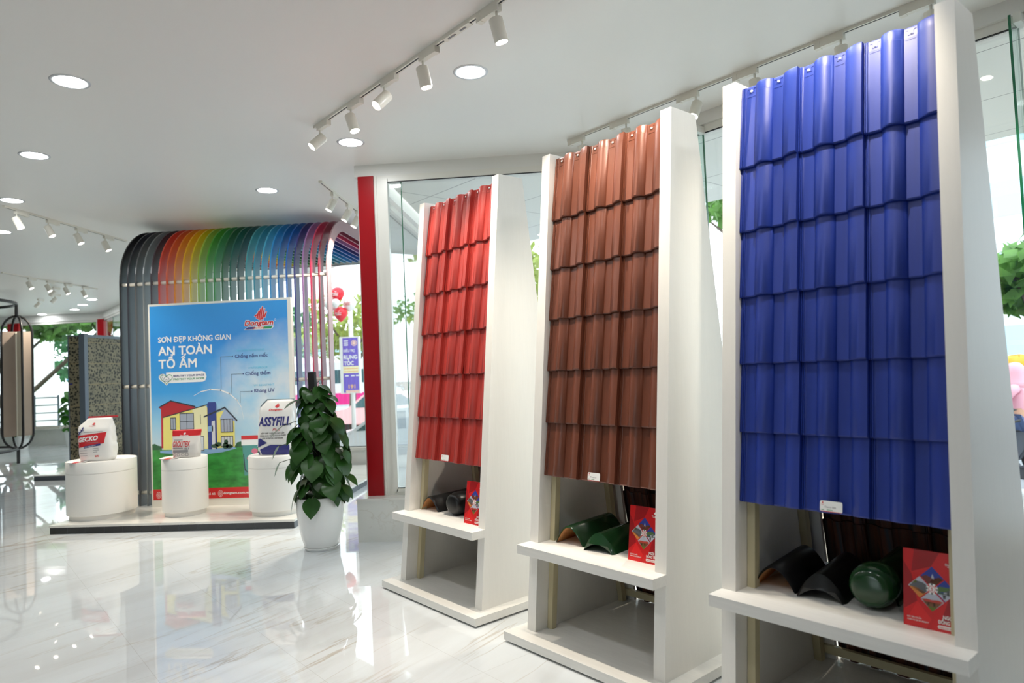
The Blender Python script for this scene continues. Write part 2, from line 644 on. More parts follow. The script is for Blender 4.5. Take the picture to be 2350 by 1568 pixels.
# slanted glass front behind the tile stands
P2 = (CX1, 6.95, 0)
fa = [(CX1 * -R2 + 6.95 * R2) - a for a in (3.40, 1.065)]     # where the glass fins stand, along the wall
glass_front('window_2', P2, -PI / 4, W2_GLASS, 0.435, 3.78, stile=(0.06, 0.06), rails=(0.06, 0.065), joints=(fa[0], fa[1]))
r = win_root('wall_6', P2, -PI / 4)
bm = BM(); box(bm, W2_GLASS, W2_END, -0.05, 0.12, 0.435, 3.78); struct('unseen_daylight_block', bm, BEIGE, r)  # unseen wall, its start set to hold daylight off the blue stand's side
r = win_root('trim_3', P2, -PI / 4)
bm = BM(); box(bm, -0.05, W2_END, -0.08, 0.15, 3.78, CEIL); struct('beam', bm, PAINT, r)
r = win_root('wall_2', P2, -PI / 4)
bm = BM(); box(bm, 0.0, W2_END, -0.23, 0.08, 0.0, 0.413); struct('low_wall', bm, WALLMARBLE, r)
bm = BM(); box(bm, 0.0, W2_END, -0.238, 0.08, 0.413, 0.435); struct('sill', bm, MARBLE, r)
for k, x in enumerate(fa):
    r = win_root('window_fin_%d' % (k + 1), P2, -PI / 4)
    bm = BM(); box(bm, x - 0.006, x + 0.006, -0.20, -0.012, 0.435, 3.74); struct('fin_glass', bm, FINGLASS, r)
    bm = BM(); box(bm, x - 0.007, x + 0.007, -0.206, -0.200, 0.435, 3.74); struct('fin_edge', bm, GREENGLASS, r)
    bm = BM(); box(bm, x + 0.008, x + 0.05, -0.16, -0.05, 3.70, 3.76); struct('bracket', bm, FRAME, r)

# glazed return, back glass and the far fronts
glass_front('window_3', (-2.1, 12.0, 0), -PI / 2, 4.95, 0.0, 3.76)
glass_front('window_4', (-6.5, 12.0, 0), 0.0, 4.4, 0.36, 3.76, rails=(0.04, 0.06))
bm = BM(); box(bm, -6.5, -2.1, 11.94, 12.1, 3.76, CEIL); struct('trim_4', bm, PAINT)
bm = BM(); box(bm, -6.5, -2.1, 11.97, 12.1, 0.0, 0.345); struct('wall_3', bm, WALLMARBLE)
bm = BM(); box(bm, -6.5, -2.1, 11.9, 12.1, 0.345, 0.36); struct('sill_3', bm, MARBLE)
L5 = 7.24 / R2
glass_front('window_5', (-13.74, 19.24, 0), -PI / 4, L5, 0.45, 3.70, joints=(1.2, 3.4, 5.6, 7.8))
r = win_root('trim_5', (-13.74, 19.24, 0), -PI / 4)
bm = BM(); box(bm, 0.0, L5, -0.08, 0.12, 3.70, CEIL); struct('beam', bm, PAINT, r)
r = win_root('wall_4', (-13.74, 19.24, 0), -PI / 4)
bm = BM(); box(bm, 0.0, L5, -0.2, 0.1, 0.0, 0.45); struct('low_wall', bm, WALLMARBLE, r)
glass_front('window_6', (-26.0, 19.24, 0), 0.0, 12.26, 0.47, 3.68, stile=(0.1, 0.25), joints=(8.6,), mull=(9.5,))
bm = BM(); box(bm, -26.0, -13.6, 19.16, 19.4, 3.68, CEIL); struct('trim_6', bm, PAINT)
bm = BM(); box(bm, -26.0, -13.6, 19.0, 19.35, 0.0, 0.455); struct('wall_5', bm, WALLMARBLE)
bm = BM(); box(bm, -26.0, -13.6, 18.96, 19.35, 0.455, 0.475); struct('sill_5', bm, MARBLE)
bm = BM(); box(bm, -13.86, -13.66, 19.06, 19.16, 0.475, 3.68); struct('trim_7', bm, REDPOST)
bm = BM(); box(bm, -16.72, -16.36, 19.06, 19.16, 0.475, 3.68); struct('trim_8', bm, REDPOST)

# the parts of the room behind the camera
bm = BM()
box(bm, -26.2, -14.0, -8.2, -8.0, 0.0, CEIL); box(bm, -8.5, p_end.x + 0.2, -8.2, -8.0, 0.0, CEIL)
box(bm, -14.0, -8.5, -8.2, -8.0, 3.7, CEIL); box(bm, -14.0, -8.5, -8.2, -8.0, 0.0, 0.45)
struct('wall_back', bm, BEIGE)
glass_front('added_window_back', (-8.5, -8.1, 0), PI, 5.5, 0.45, 3.70, mull=(2.75,))  # unseen window, added to bring daylight onto the fronts facing the camera
bm = BM(); box(bm, -26.2, -26.0, -8.0, 19.4, 0.0, CEIL); struct('wall_left', bm, BEIGE)
bm = BM(); box(bm, p_end.x, p_end.x + 0.2, -8.0, p_end.y, 0.0, CEIL); struct('wall_right', bm, BEIGE)

# ------------------------------------------------------------------ ceiling lights
dl = thing('downlight', 'round recessed downlight over the marble platform, between short track and plant', 'ceiling light', (-3.389, 7.585, CEIL))
bm = BM()
lathe(bm, [(0.105, 0.0), (0.107, -0.005), (0.128, -0.003), (0.130, 0.0)], 40)
obj('trim_ring', bm, pbr('lamp_ring', (205, 206, 208), 0.35, metal=0.4), dl, smooth=True)
bm = BM()
lathe(bm, [(0.105, -0.002), (0.0, -0.002)], 40)
obj('diffuser', bm, DIFFUSER, dl)
DLG = 'round recessed downlights in the white ceiling'
dl['group'] = DLG
DLS = [
    ((-1.933, 6.186), 'round recessed downlight just beside the plant end of the long spotlight track'),
    ((-0.603, 4.886), 'round recessed downlight halfway along the long spotlight track, on the window side'),
    ((0.735, 3.565), 'round recessed downlight cut by the top edge of the photo, above the brown tile stand'),
    ((-3.471, 4.536), 'large round recessed downlight alone in the bare upper corner of the ceiling'),
    ((-4.913, 5.938), 'round recessed downlight second in the bare corner row, beyond the largest one'),
    ((-6.34, 7.314), 'round recessed downlight just before the start of the spotlight track by the arch'),
    ((-7.744, 8.748), 'half visible round downlight at the edge of the photo below the spotlight track'),
    ((-15.438, 18.852), 'tiny far downlight nearest the rotating tile rack'),
    ((-13.832, 18.097), 'tiny far downlight second nearest the rotating tile rack'),
    ((-12.856, 17.131), 'tiny far downlight second nearest the ribbed arch'),
    ((-11.903, 16.191), 'tiny far downlight nearest the dark grey ribs of the arch'),
]
for (x, y), lab in DLS:
    dup(dl, (x, y, CEIL), None, lab, DLG)
HIDDEN = [AB(a, 3.05) for a in (0.65, -1.3)] + [AB(a, 0.73) for a in (3.7, 1.75, -0.2)]  # unseen lamps carrying on the visible rows, added to light the stand fronts
for p in HIDDEN:
    dup(dl, (p.x, p.y, CEIL), None, 'round recessed downlight added out of view for light, in the same ceiling rows', DLG)

# ------------------------------------------------------------------ spotlight tracks
def rail(name, label, p0, p1):
    p0, p1 = Vector(p0), Vector(p1)
    d = p1 - p0
    L = d.length
    t = thing(name, label, 'light track', (p0.x, p0.y, CEIL), math.atan2(d.y, d.x), 'white spotlight tracks on the ceiling')
    bm = BM()
    box(bm, 0, L, -0.018, -0.006, -0.022, 0.0)
    box(bm, 0, L, 0.006, 0.018, -0.022, 0.0)
    box(bm, 0, L, -0.006, 0.006, -0.008, 0.0)
    box(bm, -0.012, 0.012, -0.019, 0.019, -0.024, 0.0)
    obj('rail', bm, LAMPWHITE, t)
    bm = BM()
    box(bm, 0.014, L, -0.0055, 0.0055, -0.0226, -0.0085)
    obj('slot', bm, BLACK, t)
    return t, math.atan2(d.y, d.x)

sp0 = thing('track_spotlight', 'spot', 'spotlight', (0, 0, 0))
bm = BM()
box(bm, -0.10, 0.10, -0.019, 0.019, -0.062, -0.020)
box(bm, 0.06, 0.10, -0.021, 0.021, -0.066, -0.018)
obj('adapter', bm, LAMPWHITE, sp0)
bm = BM()
tube(bm, [(-0.075, 0, -0.06), (-0.075, 0, -0.125)], 0.008, 10)
obj('stem', bm, LAMPWHITE, sp0)
bm = BM()
lathe(bm, [(0.0, 0.042), (0.038, 0.042), (0.043, 0.036), (0.043, -0.105), (0.038, -0.105), (0.036, -0.098)], 28)
hd0 = obj('lamp_head', bm, LAMPWHITE, sp0, ang=40, loc=(-0.075, 0, -0.145))
bm = BM()
lathe(bm, [(0.0365, -0.100), (0.0, -0.100)], 24)
obj('lens', bm, LENS, hd0)
sl = bpy.data.lights.new('spot_beam', 'SPOT')
sl.energy = SPOT_W
sl.color = (1.0, 0.89, 0.74)
sl.spot_size = math.radians(75)
sl.spot_blend = 0.7
sl.shadow_soft_size = 0.034
slo = bpy.data.objects.new('spot_beam', sl)
COL.objects.link(slo)
slo.parent = hd0
slo.location = (0, 0, -0.112)

_first = [True]
def spot(p, rz, d, label, group, flip=False):
    """p on the track, rz the track's angle, d where the head points (world)"""
    if flip:
        rz += PI
    if _first[0]:
        t = sp0
        _first[0] = False
        t.location = p
        t.rotation_euler = (0, 0, rz)
        t['label'] = label
        t['group'] = group
    else:
        t = dup(sp0, p, rz, label, group)
    dl_ = Matrix.Rotation(-rz, 3, 'Z') @ Vector(d).normalized()
    for ch in t.children:
        if ch.name.startswith('lamp_head'):
            ch.rotation_mode = 'QUATERNION'
            ch.rotation_quaternion = Vector((0, 0, -1)).rotation_difference(dl_)
    return t

G1 = 'spotlights on the long track before the tile stands'
a0, a1 = AB(5.52, 2.56), AB(-0.6, 2.60)
t1, rz1 = rail('light_track', 'long white spotlight track running above the front of the three tile stands', a0, a1)
for a, d, lab in ((5.37, (-0.55, -0.35, -0.62), 'first spotlight of the long track, over the potted plant, head tipped sideways'),
                  (4.80, (0.30, -0.10, -0.95), 'second spotlight of the long track counted from the potted plant'),
                  (4.27, (-0.50, -0.45, -0.70), 'third spotlight of the long track from the plant, lens facing the viewer'),
                  (3.75, (0.18, 0.05, -0.98), 'fourth spotlight of the long track from the plant, nearly upright'),
                  (3.00, (0.22, 0.10, -0.97), 'fifth and largest spotlight of the long track, next to the joint piece'),
                  (2.2, (0.42, 0.45, -0.85), 'spotlight of the long track added out of view for light, nearer the blue stand'),  # this and the next are unseen, added to light the blue tiles
                  (1.2, (0.35, 0.50, -0.85), 'spotlight of the long track added out of view for light, over the blue stand')):
    b = 2.56 + (5.52 - a) / 6.1 * 0.04
    spot(AB(a + (0.10 if a == 3.00 else 0.0), b, CEIL), rz1, d, lab, G1, a == 3.00)
bm = BM()
q = AB(3.42, 2.574, CEIL)
M = Matrix.Translation(q) @ Matrix.Rotation(rz1, 4, 'Z')
box(bm, -0.14, 0.14, -0.021, 0.021, -0.028, 0.0, M=M)
box(bm, -0.10, -0.02, -0.006, 0.006, -0.031, -0.027, 1, M=M); box(bm, 0.03, 0.09, -0.006, 0.006, -0.031, -0.027, 1, M=M)
tag(obj('track_connector', bm, [LAMPWHITE, PRINT_GREY]), 'white joint piece between the fourth and fifth spotlights of the long track', 'track connector')

G2 = 'spotlights on the track behind the tile stands'
t2, rz2 = rail('light_track', 'white spotlight track along the slanted glass wall behind the tile stands', AB(4.53, 4.72), AB(-1.5, 4.72))
for a, d, lab in ((4.36, (0.1, 0.2, -0.95), 'first spotlight above the brown tiles, only its base box showing'),
                  (3.82, (0.1, 0.2, -0.95), 'second spotlight above the brown tiles, mostly hidden by them'),
                  (3.09, (-0.30, -0.28, -0.75), 'bright glowing spotlight hanging in the gap between brown and blue stands'),
                  (2.57, (0.1, 0.1, -0.95), 'spotlight behind the first corner of the blue tile panel'),
                  (1.93, (0.1, 0.1, -0.95), 'spotlight behind the middle of the blue tile panel'),
                  (1.38, (0.1, 0.1, -0.95), 'spotlight behind the last blue tiles next to the white post')):
    spot(AB(a + 0.075, 4.72, CEIL), rz2, d, lab, G2, True)

G3 = 'spotlights on the track beside the ribbed arch'
t3, rz3 = rail('light_track', 'white spotlight track ending against the dark ribs of the arch', (-6.6, 7.5, 0), (-6.6, 9.75, 0))
for y, lab in ((7.76, 'first spotlight of the arch track, farthest from the dark ribs'), (8.27, 'second spotlight of the arch track'),
               (8.79, 'third spotlight of the arch track'), (9.35, 'spotlight of the arch track closest to the dark ribs')):
    spot((-6.6, y, CEIL), rz3, (0.42, 0.10, -0.85), lab, G3)
G4 = 'spotlights on the short track beside the red pillar'
t4, rz4 = rail('light_track', 'short white spotlight track between ribbed arch and red pillar', (-2.66, 7.35, 0), (-2.70, 9.4, 0))
for y, lab in ((7.86, 'spotlight of the short track farthest from the red pillar'), (8.42, 'middle spotlight of the short track beside the red pillar'),
               (8.80, 'spotlight of the short track half hidden by the red pillar')):
    spot((-2.68, y, CEIL), rz4, (-0.40, -0.20, -0.85), lab, G4)
G5 = 'spotlights on the far track over the tile rack'
t5, rz5 = rail('light_track', 'distant white spotlight track above the grey tile panels', (-10.4, 11.76, 0), (-10.45, 14.4, 0))
for y, lab in ((12.47, 'spotlight of the distant track nearest the rotating rack'), (12.95, 'second spotlight of the distant track from the rotating rack'),
               (13.45, 'third spotlight of the distant track from the rotating rack'), (13.97, 'spotlight of the distant track nearest the ribbed arch')):
    spot((-10.41, y, CEIL), rz5, (0.42, 0.10, -0.85), lab, G5)
G6 = 'loose far spotlights'
for x, y, lab in ((-12.703, 15.49, 'lone far spotlight lowest over the rotating rack'), (-11.73, 14.80, 'far spotlight just under the distant track'),
                  (-10.94, 13.774, 'far spotlight touching the second head of the distant track')):
    spot((x, y, CEIL), rz5, (-0.5, -0.3, -0.7), lab, G6)

# ------------------------------------------------------------------ roof tile stands
S_W, S_H = 1.2128, 3.09
PO, PT = 0.0848, 0.0729
U0, U1 = PO + PT, S_W - PO - PT
SL = 0.1031
def FR(z): return 0.117 + SL * (z - 0.0347)
def BK(z): return 0.997 - 0.1108 * z

def tile_profile(s):
    """height of the tile face above its flat pan at the width fraction s"""
    H = 0.030
    if s < 0.085:
        return 0.0045 * (1 if int(s / 0.0142) % 2 == 0 else 0) + 0.002
    if s < 0.25:
        return 0.0
    if s < 0.56:
        t = (s - 0.25) / 0.31
        return H * max(0.0, math.sin(PI * t)) ** 0.62
    if s < 0.73:
        return 0.0
    t = (s - 0.73) / 0.27
    return H * max(0.0, math.sin(PI * min(0.5, t * 0.62))) ** 0.62

def nail_marks(bm):
    for s0, s1 in ((0.10, 0.24), (0.575, 0.715)):
        x0, x1 = s0 * TILE_W, s1 * TILE_W
        box(bm, x0, x1, -0.0055, -0.003, TILE_L - 0.060, TILE_L - 0.055)
        xm = (x0 + x1) / 2
        for xa, xb in ((x0, xm - 0.011), (xm + 0.011, x1)):
            box(bm, xa, xb, -0.0045, -0.002, TILE_L - 0.016, TILE_L - 0.012)
        for xa in (xm - 0.012, xm + 0.010):
            box(bm, xa, xa + 0.002, -0.0045, -0.002, TILE_L - 0.036, TILE_L - 0.013)
        box(bm, xm - 0.012, xm + 0.012, -0.0045, -0.002, TILE_L - 0.038, TILE_L - 0.036)
    return bm

def tile_mesh(width, length, th=0.012, lapped=0.0):
    bm = BM()
    ss = [0, .0142, .0143, .0284, .0285, .0426, .0427, .0568, .0569, .071, .0711, .085] + [.10, .17, .235, .25, .256, .265, .28, .30, .33, .36, .405, .45, .48, .51, .53, .545, .554, .56, .565, .58, .645, .71, .725, .73, .736, .745, .76, .78, .81, .85, .89, .93, .965, 0.99, 1.0]
    rows = [(0.0, 0.0, 1.0), (0.006, 0.004, 1.0), (length * 0.5, 0.004, 1.0), (length - 0.052, 0.004, 1.0), (length - 0.050, 0.0025, 0.95), (length - 0.008, 0.0025, 0.95), (length, 0.0, 0.93)]
    top, bot = [], []
    for z, off, k in rows:
        top.append([bm.verts.new((s * width, -(tile_profile(s) * k + off), z)) for s in ss])
    for z in (0.0, length):
        bot.append([bm.verts.new((s * width, (th - tile_profile(s) * 0.98) if s < 1.0 else 0.004, z)) for s in ss])
    n = len(ss)
    for a, b in zip(top, top[1:]):
        for i in range(n - 1):
            bm.faces.new((a[i], a[i + 1], b[i + 1], b[i]))
    for i in range(n - 1):
        bm.faces.new((bot[0][i + 1], bot[0][i], bot[1][i], bot[1][i + 1]))
        bm.faces.new((top[0][i + 1], top[0][i], bot[0][i], bot[0][i + 1]))
        bm.faces.new((top[-1][i], top[-1][i + 1], bot[1][i + 1], bot[1][i]))
    for i in (0, n - 1):
        for a, b in zip(top, top[1:]):
            pass
        loop = [t[i] for t in top] + [bot[1][i], bot[0][i]]
        bm.faces.new(loop if i == 0 else loop[::-1])
    return bm

TILE_W, TILE_L, PITCH_U, PITCH_Z = 0.3020, 0.431, 0.2955, 0.3268
TILT = -(math.atan(SL) + 0.055)

def tile_block(t, mat, name, me, u, z, v, back=False):
    o = bpy.data.objects.new(name, me)
    COL.objects.link(o)
    o.parent = t
    if back:
        o.rotation_euler = (-(math.atan(0.1108) + 0.05), 0, PI)
        o.rotation_mode = 'XYZ'
    else:
        o.rotation_euler = (TILT, 0, 0)
    o.location = (u, v, z)
    return o

_bmt = tile_mesh(TILE_W, TILE_L); 
def keep_mesh(bm, name, mat):
    me = bpy.data.meshes.new(name)
    bmesh.ops.recalc_face_normals(bm, faces=bm.faces[:])
    bm.to_mesh(me); bm.free()
    me.materials.append(mat)
    for p in me.polygons:
        p.use_smooth = True
    me.set_sharp_from_angle(angle=math.radians(32))
    return me
T_BACK = tile_mat('dark_brown_tile', (74, 40, 28), 0.6, 0.0)
_m, _nt, _b = T_BACK, T_BACK.node_tree, T_BACK.node_tree.nodes['Principled BSDF']
_n = N(_nt)
_nt.links.new(_n.ramp(_n.noise(_n.mapping(_n.coord(), sc=(18, 18, 2.0)), 1.0, 4.0), [(0.35, lin((40, 30, 28))), (0.5, lin((92, 48, 30))), (0.65, lin((58, 60, 66)))]), _b.inputs['Base Color'])

def stand(O, colname, mat, label, sticker):
    t = thing('display_stand', label, 'display stand', (O[0], O[1], 0), -PI / 4, 'roof tile display stands')
    bm = BM()
    box(bm, 0, S_W, 0, 1.12, 0.013, 0.0634)
    obj('base', fixn(bm), WHITE_EDGE, t)
    for u in (0.05, S_W / 2, S_W - 0.05):
        for v in (0.06, 1.06):
            bm = BM()
            box(bm, u - 0.02, u + 0.02, v - 0.02, v + 0.02, 0.0, 0.013)
            obj('foot_pad', bm, BLACK, t)
    for u in (PO, U1):
        bm = BM()
        prism(bm, [(FR(0.0634), 0.0634), (FR(S_H), S_H), (0.658, S_H), (BK(0.0634), 0.0634)], lambda a, b, c: (c, a, b), u, u + PT)
        obj('side_panel', fixn(bm), WHITE, t)
    bm = BM()
    box(bm, PO, S_W - PO, 0.063, FR(0.5955) - 0.0005, 0.542, 0.5955)
    box(bm, U0 + 0.001, U1 - 0.001, FR(0.5955) - 0.0005, 0.90, 0.542, 0.5955)
    obj('shelf', fixn(bm), WHITE_EDGE, t)
    # cream steel frame inside
    for u in (U0 + 0.002, U1 - 0.042):
        bm = BM()
        prism(bm, [(FR(0.064) + 0.10, 0.064), (FR(3.0) + 0.10, 3.0), (FR(3.0) + 0.14, 3.0), (FR(0.064) + 0.14, 0.064)], lambda a, b, c: (c, a, b), u, u + 0.04)
        obj('upright', fixn(bm), CREAM, t)
        bm = BM()
        prism(bm, [(BK(0.064) - 0.10, 0.064), (BK(3.0) - 0.10, 3.0), (BK(3.0) - 0.06, 3.0), (BK(0.064) - 0.06, 0.064)], lambda a, b, c: (c, a, b), u, u + 0.04)
        obj('upright', fixn(bm), CREAM, t)
    for z in (0.10, 0.90, 1.7, 2.6):
        bm = BM()
        v = BK(z) - 0.058
        box(bm, U0 + 0.002, U1 - 0.002, v, v + 0.028, z, z + 0.042)
        obj('crossbar', bm, CREAM, t)
    bm = BM()
    prism(bm, [(BK(0.064) - 0.028, 0.064), (BK(3.0) - 0.028, 3.0), (BK(3.0) - 0.004, 3.0), (BK(0.064) - 0.004, 0.064)], lambda a, b, c: (c, a, b), U0 + 0.001, U0 + 0.085)
    obj('back_strip', fixn(bm), WHITE, t)
    # the tiles on the front: six courses of three
    me = keep_mesh(tile_mesh(TILE_W, TILE_L), 'roof_tile', mat)
    metop = keep_mesh(nail_marks(tile_mesh(TILE_W, TILE_L)), 'roof_tile', mat)
    scr = BM()
    lathe(scr, [(0.0, 0.006), (0.004, 0.0055), (0.0065, 0.003), (0.007, 0.0)], 10)
    bmesh.ops.rotate(scr, verts=scr.verts[:], cent=(0, 0, 0), matrix=Matrix.Rotation(PI / 2, 3, 'X'))
    sme = bpy.data.meshes.new('screw'); scr.to_mesh(sme); scr.free(); sme.materials.append(PRINT_WHITE)
    for r in range(6):
        z = 1.003 + PITCH_Z * r
        for c in range(3):
            o = tile_block(t, mat, 'roof_tile', metop if r == 5 else me, U0 + 0.003 + PITCH_U * c, z, FR(z) + 0.042)
            if r == 5:
                for s in (0.167, 0.645):
                    k = bpy.data.objects.new('screw', sme); COL.objects.link(k); k.parent = o
                    k.location = (s * TILE_W, -0.002, TILE_L - 0.028)
    # the dark tiles on the back that show below
    bme = keep_mesh(tile_mesh(0.3020, TILE_L), 'rear_roof_tile', T_BACK)
    for r in range(4):
        z = 0.067 + 0.3268 * r
        for c in range(3):
            o = tile_block(t, T_BACK, 'rear_roof_tile', bme, U1 - 0.002 - 0.2955 * c, z, BK(z) + 0.010, True)
            if c == 2:
                o.scale = (0.71, 1, 1)
    # sticker
    bm = BM()
    c45 = []
    w, h, rr = 0.095, 0.046, 0.008
    for cx, cy, a0 in ((w - rr, rr, -90), (w - rr, h - rr, 0), (rr, h - rr, 90), (rr, rr, 180)):
        for k in range(5):
            a = math.radians(a0 + 22.5 * k)
            c45.append((cx + rr * math.cos(a), cy + rr * math.sin(a)))
    prism(bm, c45, lambda a, b, c: (a, c, b), 0.0, -0.0012, 0)
    fixn(bm)
    f3 = lambda x, y: (x, -0.0016, y)
    poly(bm, [(0.006, 0.0005), (w - 0.006, 0.0005), (w - 0.003, 0.003), (0.003, 0.003)], f3, 1)
    flame(bm, 0.007, 0.034, 0.008, 0.010, f3, 1)
    write(bm, "Dongtam", 0.004, 0.0285, f3, 0.0038, 0.014, 1, shear=0.2)
    if sticker:
        write(bm, sticker, 0.020, 0.017, f3, 0.0075, 0.048, 2, shear=0.25, tilt=-0.02)
    for k, (x0, x1) in enumerate(((0.005, 0.018), (0.03, 0.055))):
        poly(bm, [(x0, 0.007), (x1, 0.007), (x1, 0.0095), (x0, 0.0095)], f3, 3)
    s = obj('price_sticker', bm, [PRINT_WHITE, PRINT_RED, PRINT_GREY, PRINT_GREEN], t)
    z = 1.003 + 0.012
    s.location = (U0 + PITCH_U * 1.0 + 0.105, FR(z) + 0.042 - 0.0355, z)
    s.rotation_euler = (TILT, 0, 0.0)
    return t

O_RED, O_BROWN, O_BLUE = Vector((-1.522, 5.289, 0)), Vector((-0.458, 4.226, 0)), Vector((0.508, 3.266, 0))
stand(O_RED, 'red', T_RED, 'white tapered stand faced with red roof tiles, beside the red pillar', '')
stand(O_BROWN, 'brown', T_BROWN, 'white tapered stand faced with brown roof tiles, between the red and blue ones', 'Titano')
stand(O_BLUE, 'blue', T_BLUE, 'white tapered stand faced with blue roof tiles, the largest in the photo', 'Titano 006')

def SP(O, u, v, z):
    return Vector((O.x + R2 * u + R2 * v, O.y - R2 * u + R2 * v, z))
ZS = 0.5955

def arch_pts(w, h, n=20):
    """half-section of a ridge tile, feet at +-w/2, rounded top"""
    out = []
    for i in range(n + 1):
        t = -1 + 2 * i / n
        x = t * w / 2
        y = h * (1 - abs(t) ** 1.9) if abs(t) < 1 else 0.0
        out.append((x, y))
    return out

def ridge_tile(O, u, v, rot, w, h, L, glaze, label, nose=0.0, th=0.012):
    """open saddle-shaped ridge tile lying on the shelf, its mouth towards the front"""
    p = SP(O, u, v, ZS)
    t = thing('ridge_tile', label, 'ridge tile', p, -PI / 4 + rot, 'ridge tiles on the stand shelves')
    outer = arch_pts(w, h)
    inner = arch_pts(w - 2.2 * th, h - th)
    def ringo(k, y, drop=0.0):
        return [(x * k, y, max(0.0, z * k) ) for x, z in outer]
    bm = BM()
    ys = [0.0, 0.01, L]
    cols = []
    def add(pts):
        return [bm.verts.new(q) for q in pts]
    rings = []
    if nose > 0:
        # rounded closed lip that curls down over the mouth
        for k in range(0, 9):
            a = k / 8 * PI / 2
            f = 0.42 + 0.58 * math.sin(a)
            rings.append(add([(x * (0.90 + 0.10 * math.sin(a)), nose * (1 - math.cos(PI / 2 - a)) * 1.0 - 0.0 if False else nose * (1 - math.sin(a)) * -1.0, z * f) for x, z in outer]))
    rings.append(add([(x, 0.012, z) for x, z in outer]))
    rings.append(add([(x, L, z) for x, z in outer]))
    for a, b in zip(rings, rings[1:]):
        for i in range(len(outer) - 1):
            bm.faces.new((a[i], a[i + 1], b[i + 1], b[i]))
    # front lip, feet and rear lip towards the inside shell
    fi = add([(x, rings[0][10].co.y if nose > 0 else 0.0, min(z, rings[0][10].co.z * 0.97) if nose > 0 else z) for x, z in inner])
    bi = add([(x, L, z) for x, z in inner])
    f0 = rings[0]
    for i in range(len(outer) - 1):
        bm.faces.new((f0[i + 1], f0[i], fi[i], fi[i + 1]))
        bm.faces.new((rings[-1][i], rings[-1][i + 1], bi[i + 1], bi[i]))
    obj('shell', fixn(bm), glaze, t, ang=50)
    bm = BM()
    a = [bm.verts.new((x, fi_y, z * 0.995)) for (x, z), fi_y in zip(inner, [0.004] * len(inner))]
    b = [bm.verts.new((x, L - 0.002, z * 0.995)) for x, z in inner]
    for i in range(len(inner) - 1):
        bm.faces.new((a[i], b[i], b[i + 1], a[i + 1]))
    obj('clay_inside', bm, TERRACOTTA if nose == 0 else glaze, t, smooth=True)
    return t

def barrel_tile(O, u, v, rot, r, L, glaze, label):
    """ridge tile lying on its side with a round closed end towards the front"""
    p = SP(O, u, v, ZS)
    t = thing('ridge_tile', label, 'ridge tile', p, -PI / 4 + rot, 'ridge tiles on the stand shelves')
    n = 36
    bm = BM()
    prof = [(0.0, -0.030), (r * 0.55, -0.029), (r * 0.76, -0.024), (r * 0.90, -0.008), (r * 0.985, 0.022), (r, 0.055), (r * 0.985, 0.09), (r * 0.93, 0.12)]
    rings = []
    for rad, y in prof:
        if rad == 0:
            rings.append([bm.verts.new((0, y, r))])
        else:
            rings.append([bm.verts.new((rad * math.cos(2 * PI * i / n), y, r + rad * 0.97 * math.sin(2 * PI * i / n))) for i in range(n)])
    for a, b in zip(rings, rings[1:]):
        for i in range(n):
            j = (i + 1) % n
            if len(a) == 1:
                bm.faces.new((a[0], b[i], b[j]))
            else:
                bm.faces.new((a[i], a[j], b[j], b[i]))
    bm.faces.new(rings[-1][::-1])
    obj('round_end', fixn(bm), glaze, t, smooth=True)
    bm = BM()
    w = r * 1.7
    for sgn in (1,):
        outer = [(x, z) for x, z in arch_pts(w, r * 1.75)]
        a = [bm.verts.new((x, 0.10, z + 0.004)) for x, z in outer]
        b = [bm.verts.new((x, L, z + 0.004)) for x, z in outer]
        a2 = [bm.verts.new((x * 0.9, 0.10, z * 0.92 + 0.002)) for x, z in outer]
        b2 = [bm.verts.new((x * 0.9, L, z * 0.92 + 0.002)) for x, z in outer]
        for i in range(len(outer) - 1):
            bm.faces.new((a[i], a[i + 1], b[i + 1], b[i]))
            bm.faces.new((a2[i + 1], a2[i], b2[i], b2[i + 1]))
            bm.faces.new((b[i], b[i + 1], b2[i + 1], b2[i]))
        bm.faces.new((a[0], b[0], b2[0], a2[0])); bm.faces.new((a[-1], a2[-1], b2[-1], b[-1]))
    obj('saddle', fixn(bm), glaze, t, ang=50)
    return t

# blue stand
ridge_tile(O_BLUE, 0.275, 0.312, 0.13, 0.215, 0.112, 0.44, BLACKGLAZE, 'black ridge tile with tan clay inside, on the shelf of the blue stand')
ridge_tile(O_BLUE, 0.487, 0.335, 0.13, 0.215, 0.112, 0.42, BLACKGLAZE, 'black ridge tile with rounded closed lip, in the middle of the blue stand shelf', nose=0.022)
barrel_tile(O_BLUE, 0.700, 0.345, 0.10, 0.095, 0.46, GREENGLAZE, 'glossy dark green ridge tile with bulging round end, on the blue stand shelf')
ridge_tile(O_BLUE, 0.945, 0.335, 0.10, 0.235, 0.112, 0.40, GREENGLAZE, 'dark green ridge tile almost hidden behind the brochure on the blue stand')
# brown stand
ridge_tile(O_BROWN, 0.338, 0.268, 0.13, 0.225, 0.115, 0.44, GREENGLAZE, 'green ridge tile with orange clay inside, on the brown stand shelf')
ridge_tile(O_BROWN, 0.582, 0.272, 0.13, 0.225, 0.108, 0.46, GREENGLAZE, 'green ridge tile with thick closed lip, next to the brochure on the brown stand', nose=0.020)
# red stand
ridge_tile(O_RED, 0.292, 0.277, 0.13, 0.222, 0.112, 0.44, BLACKGLAZE, 'black ridge tile with orange clay inside, on the red stand shelf')
barrel_tile(O_RED, 0.600, 0.30, 0.10, 0.088, 0.46, BLACKGLAZE, 'black ridge tile with round ball end, next to the brochure on the red stand')

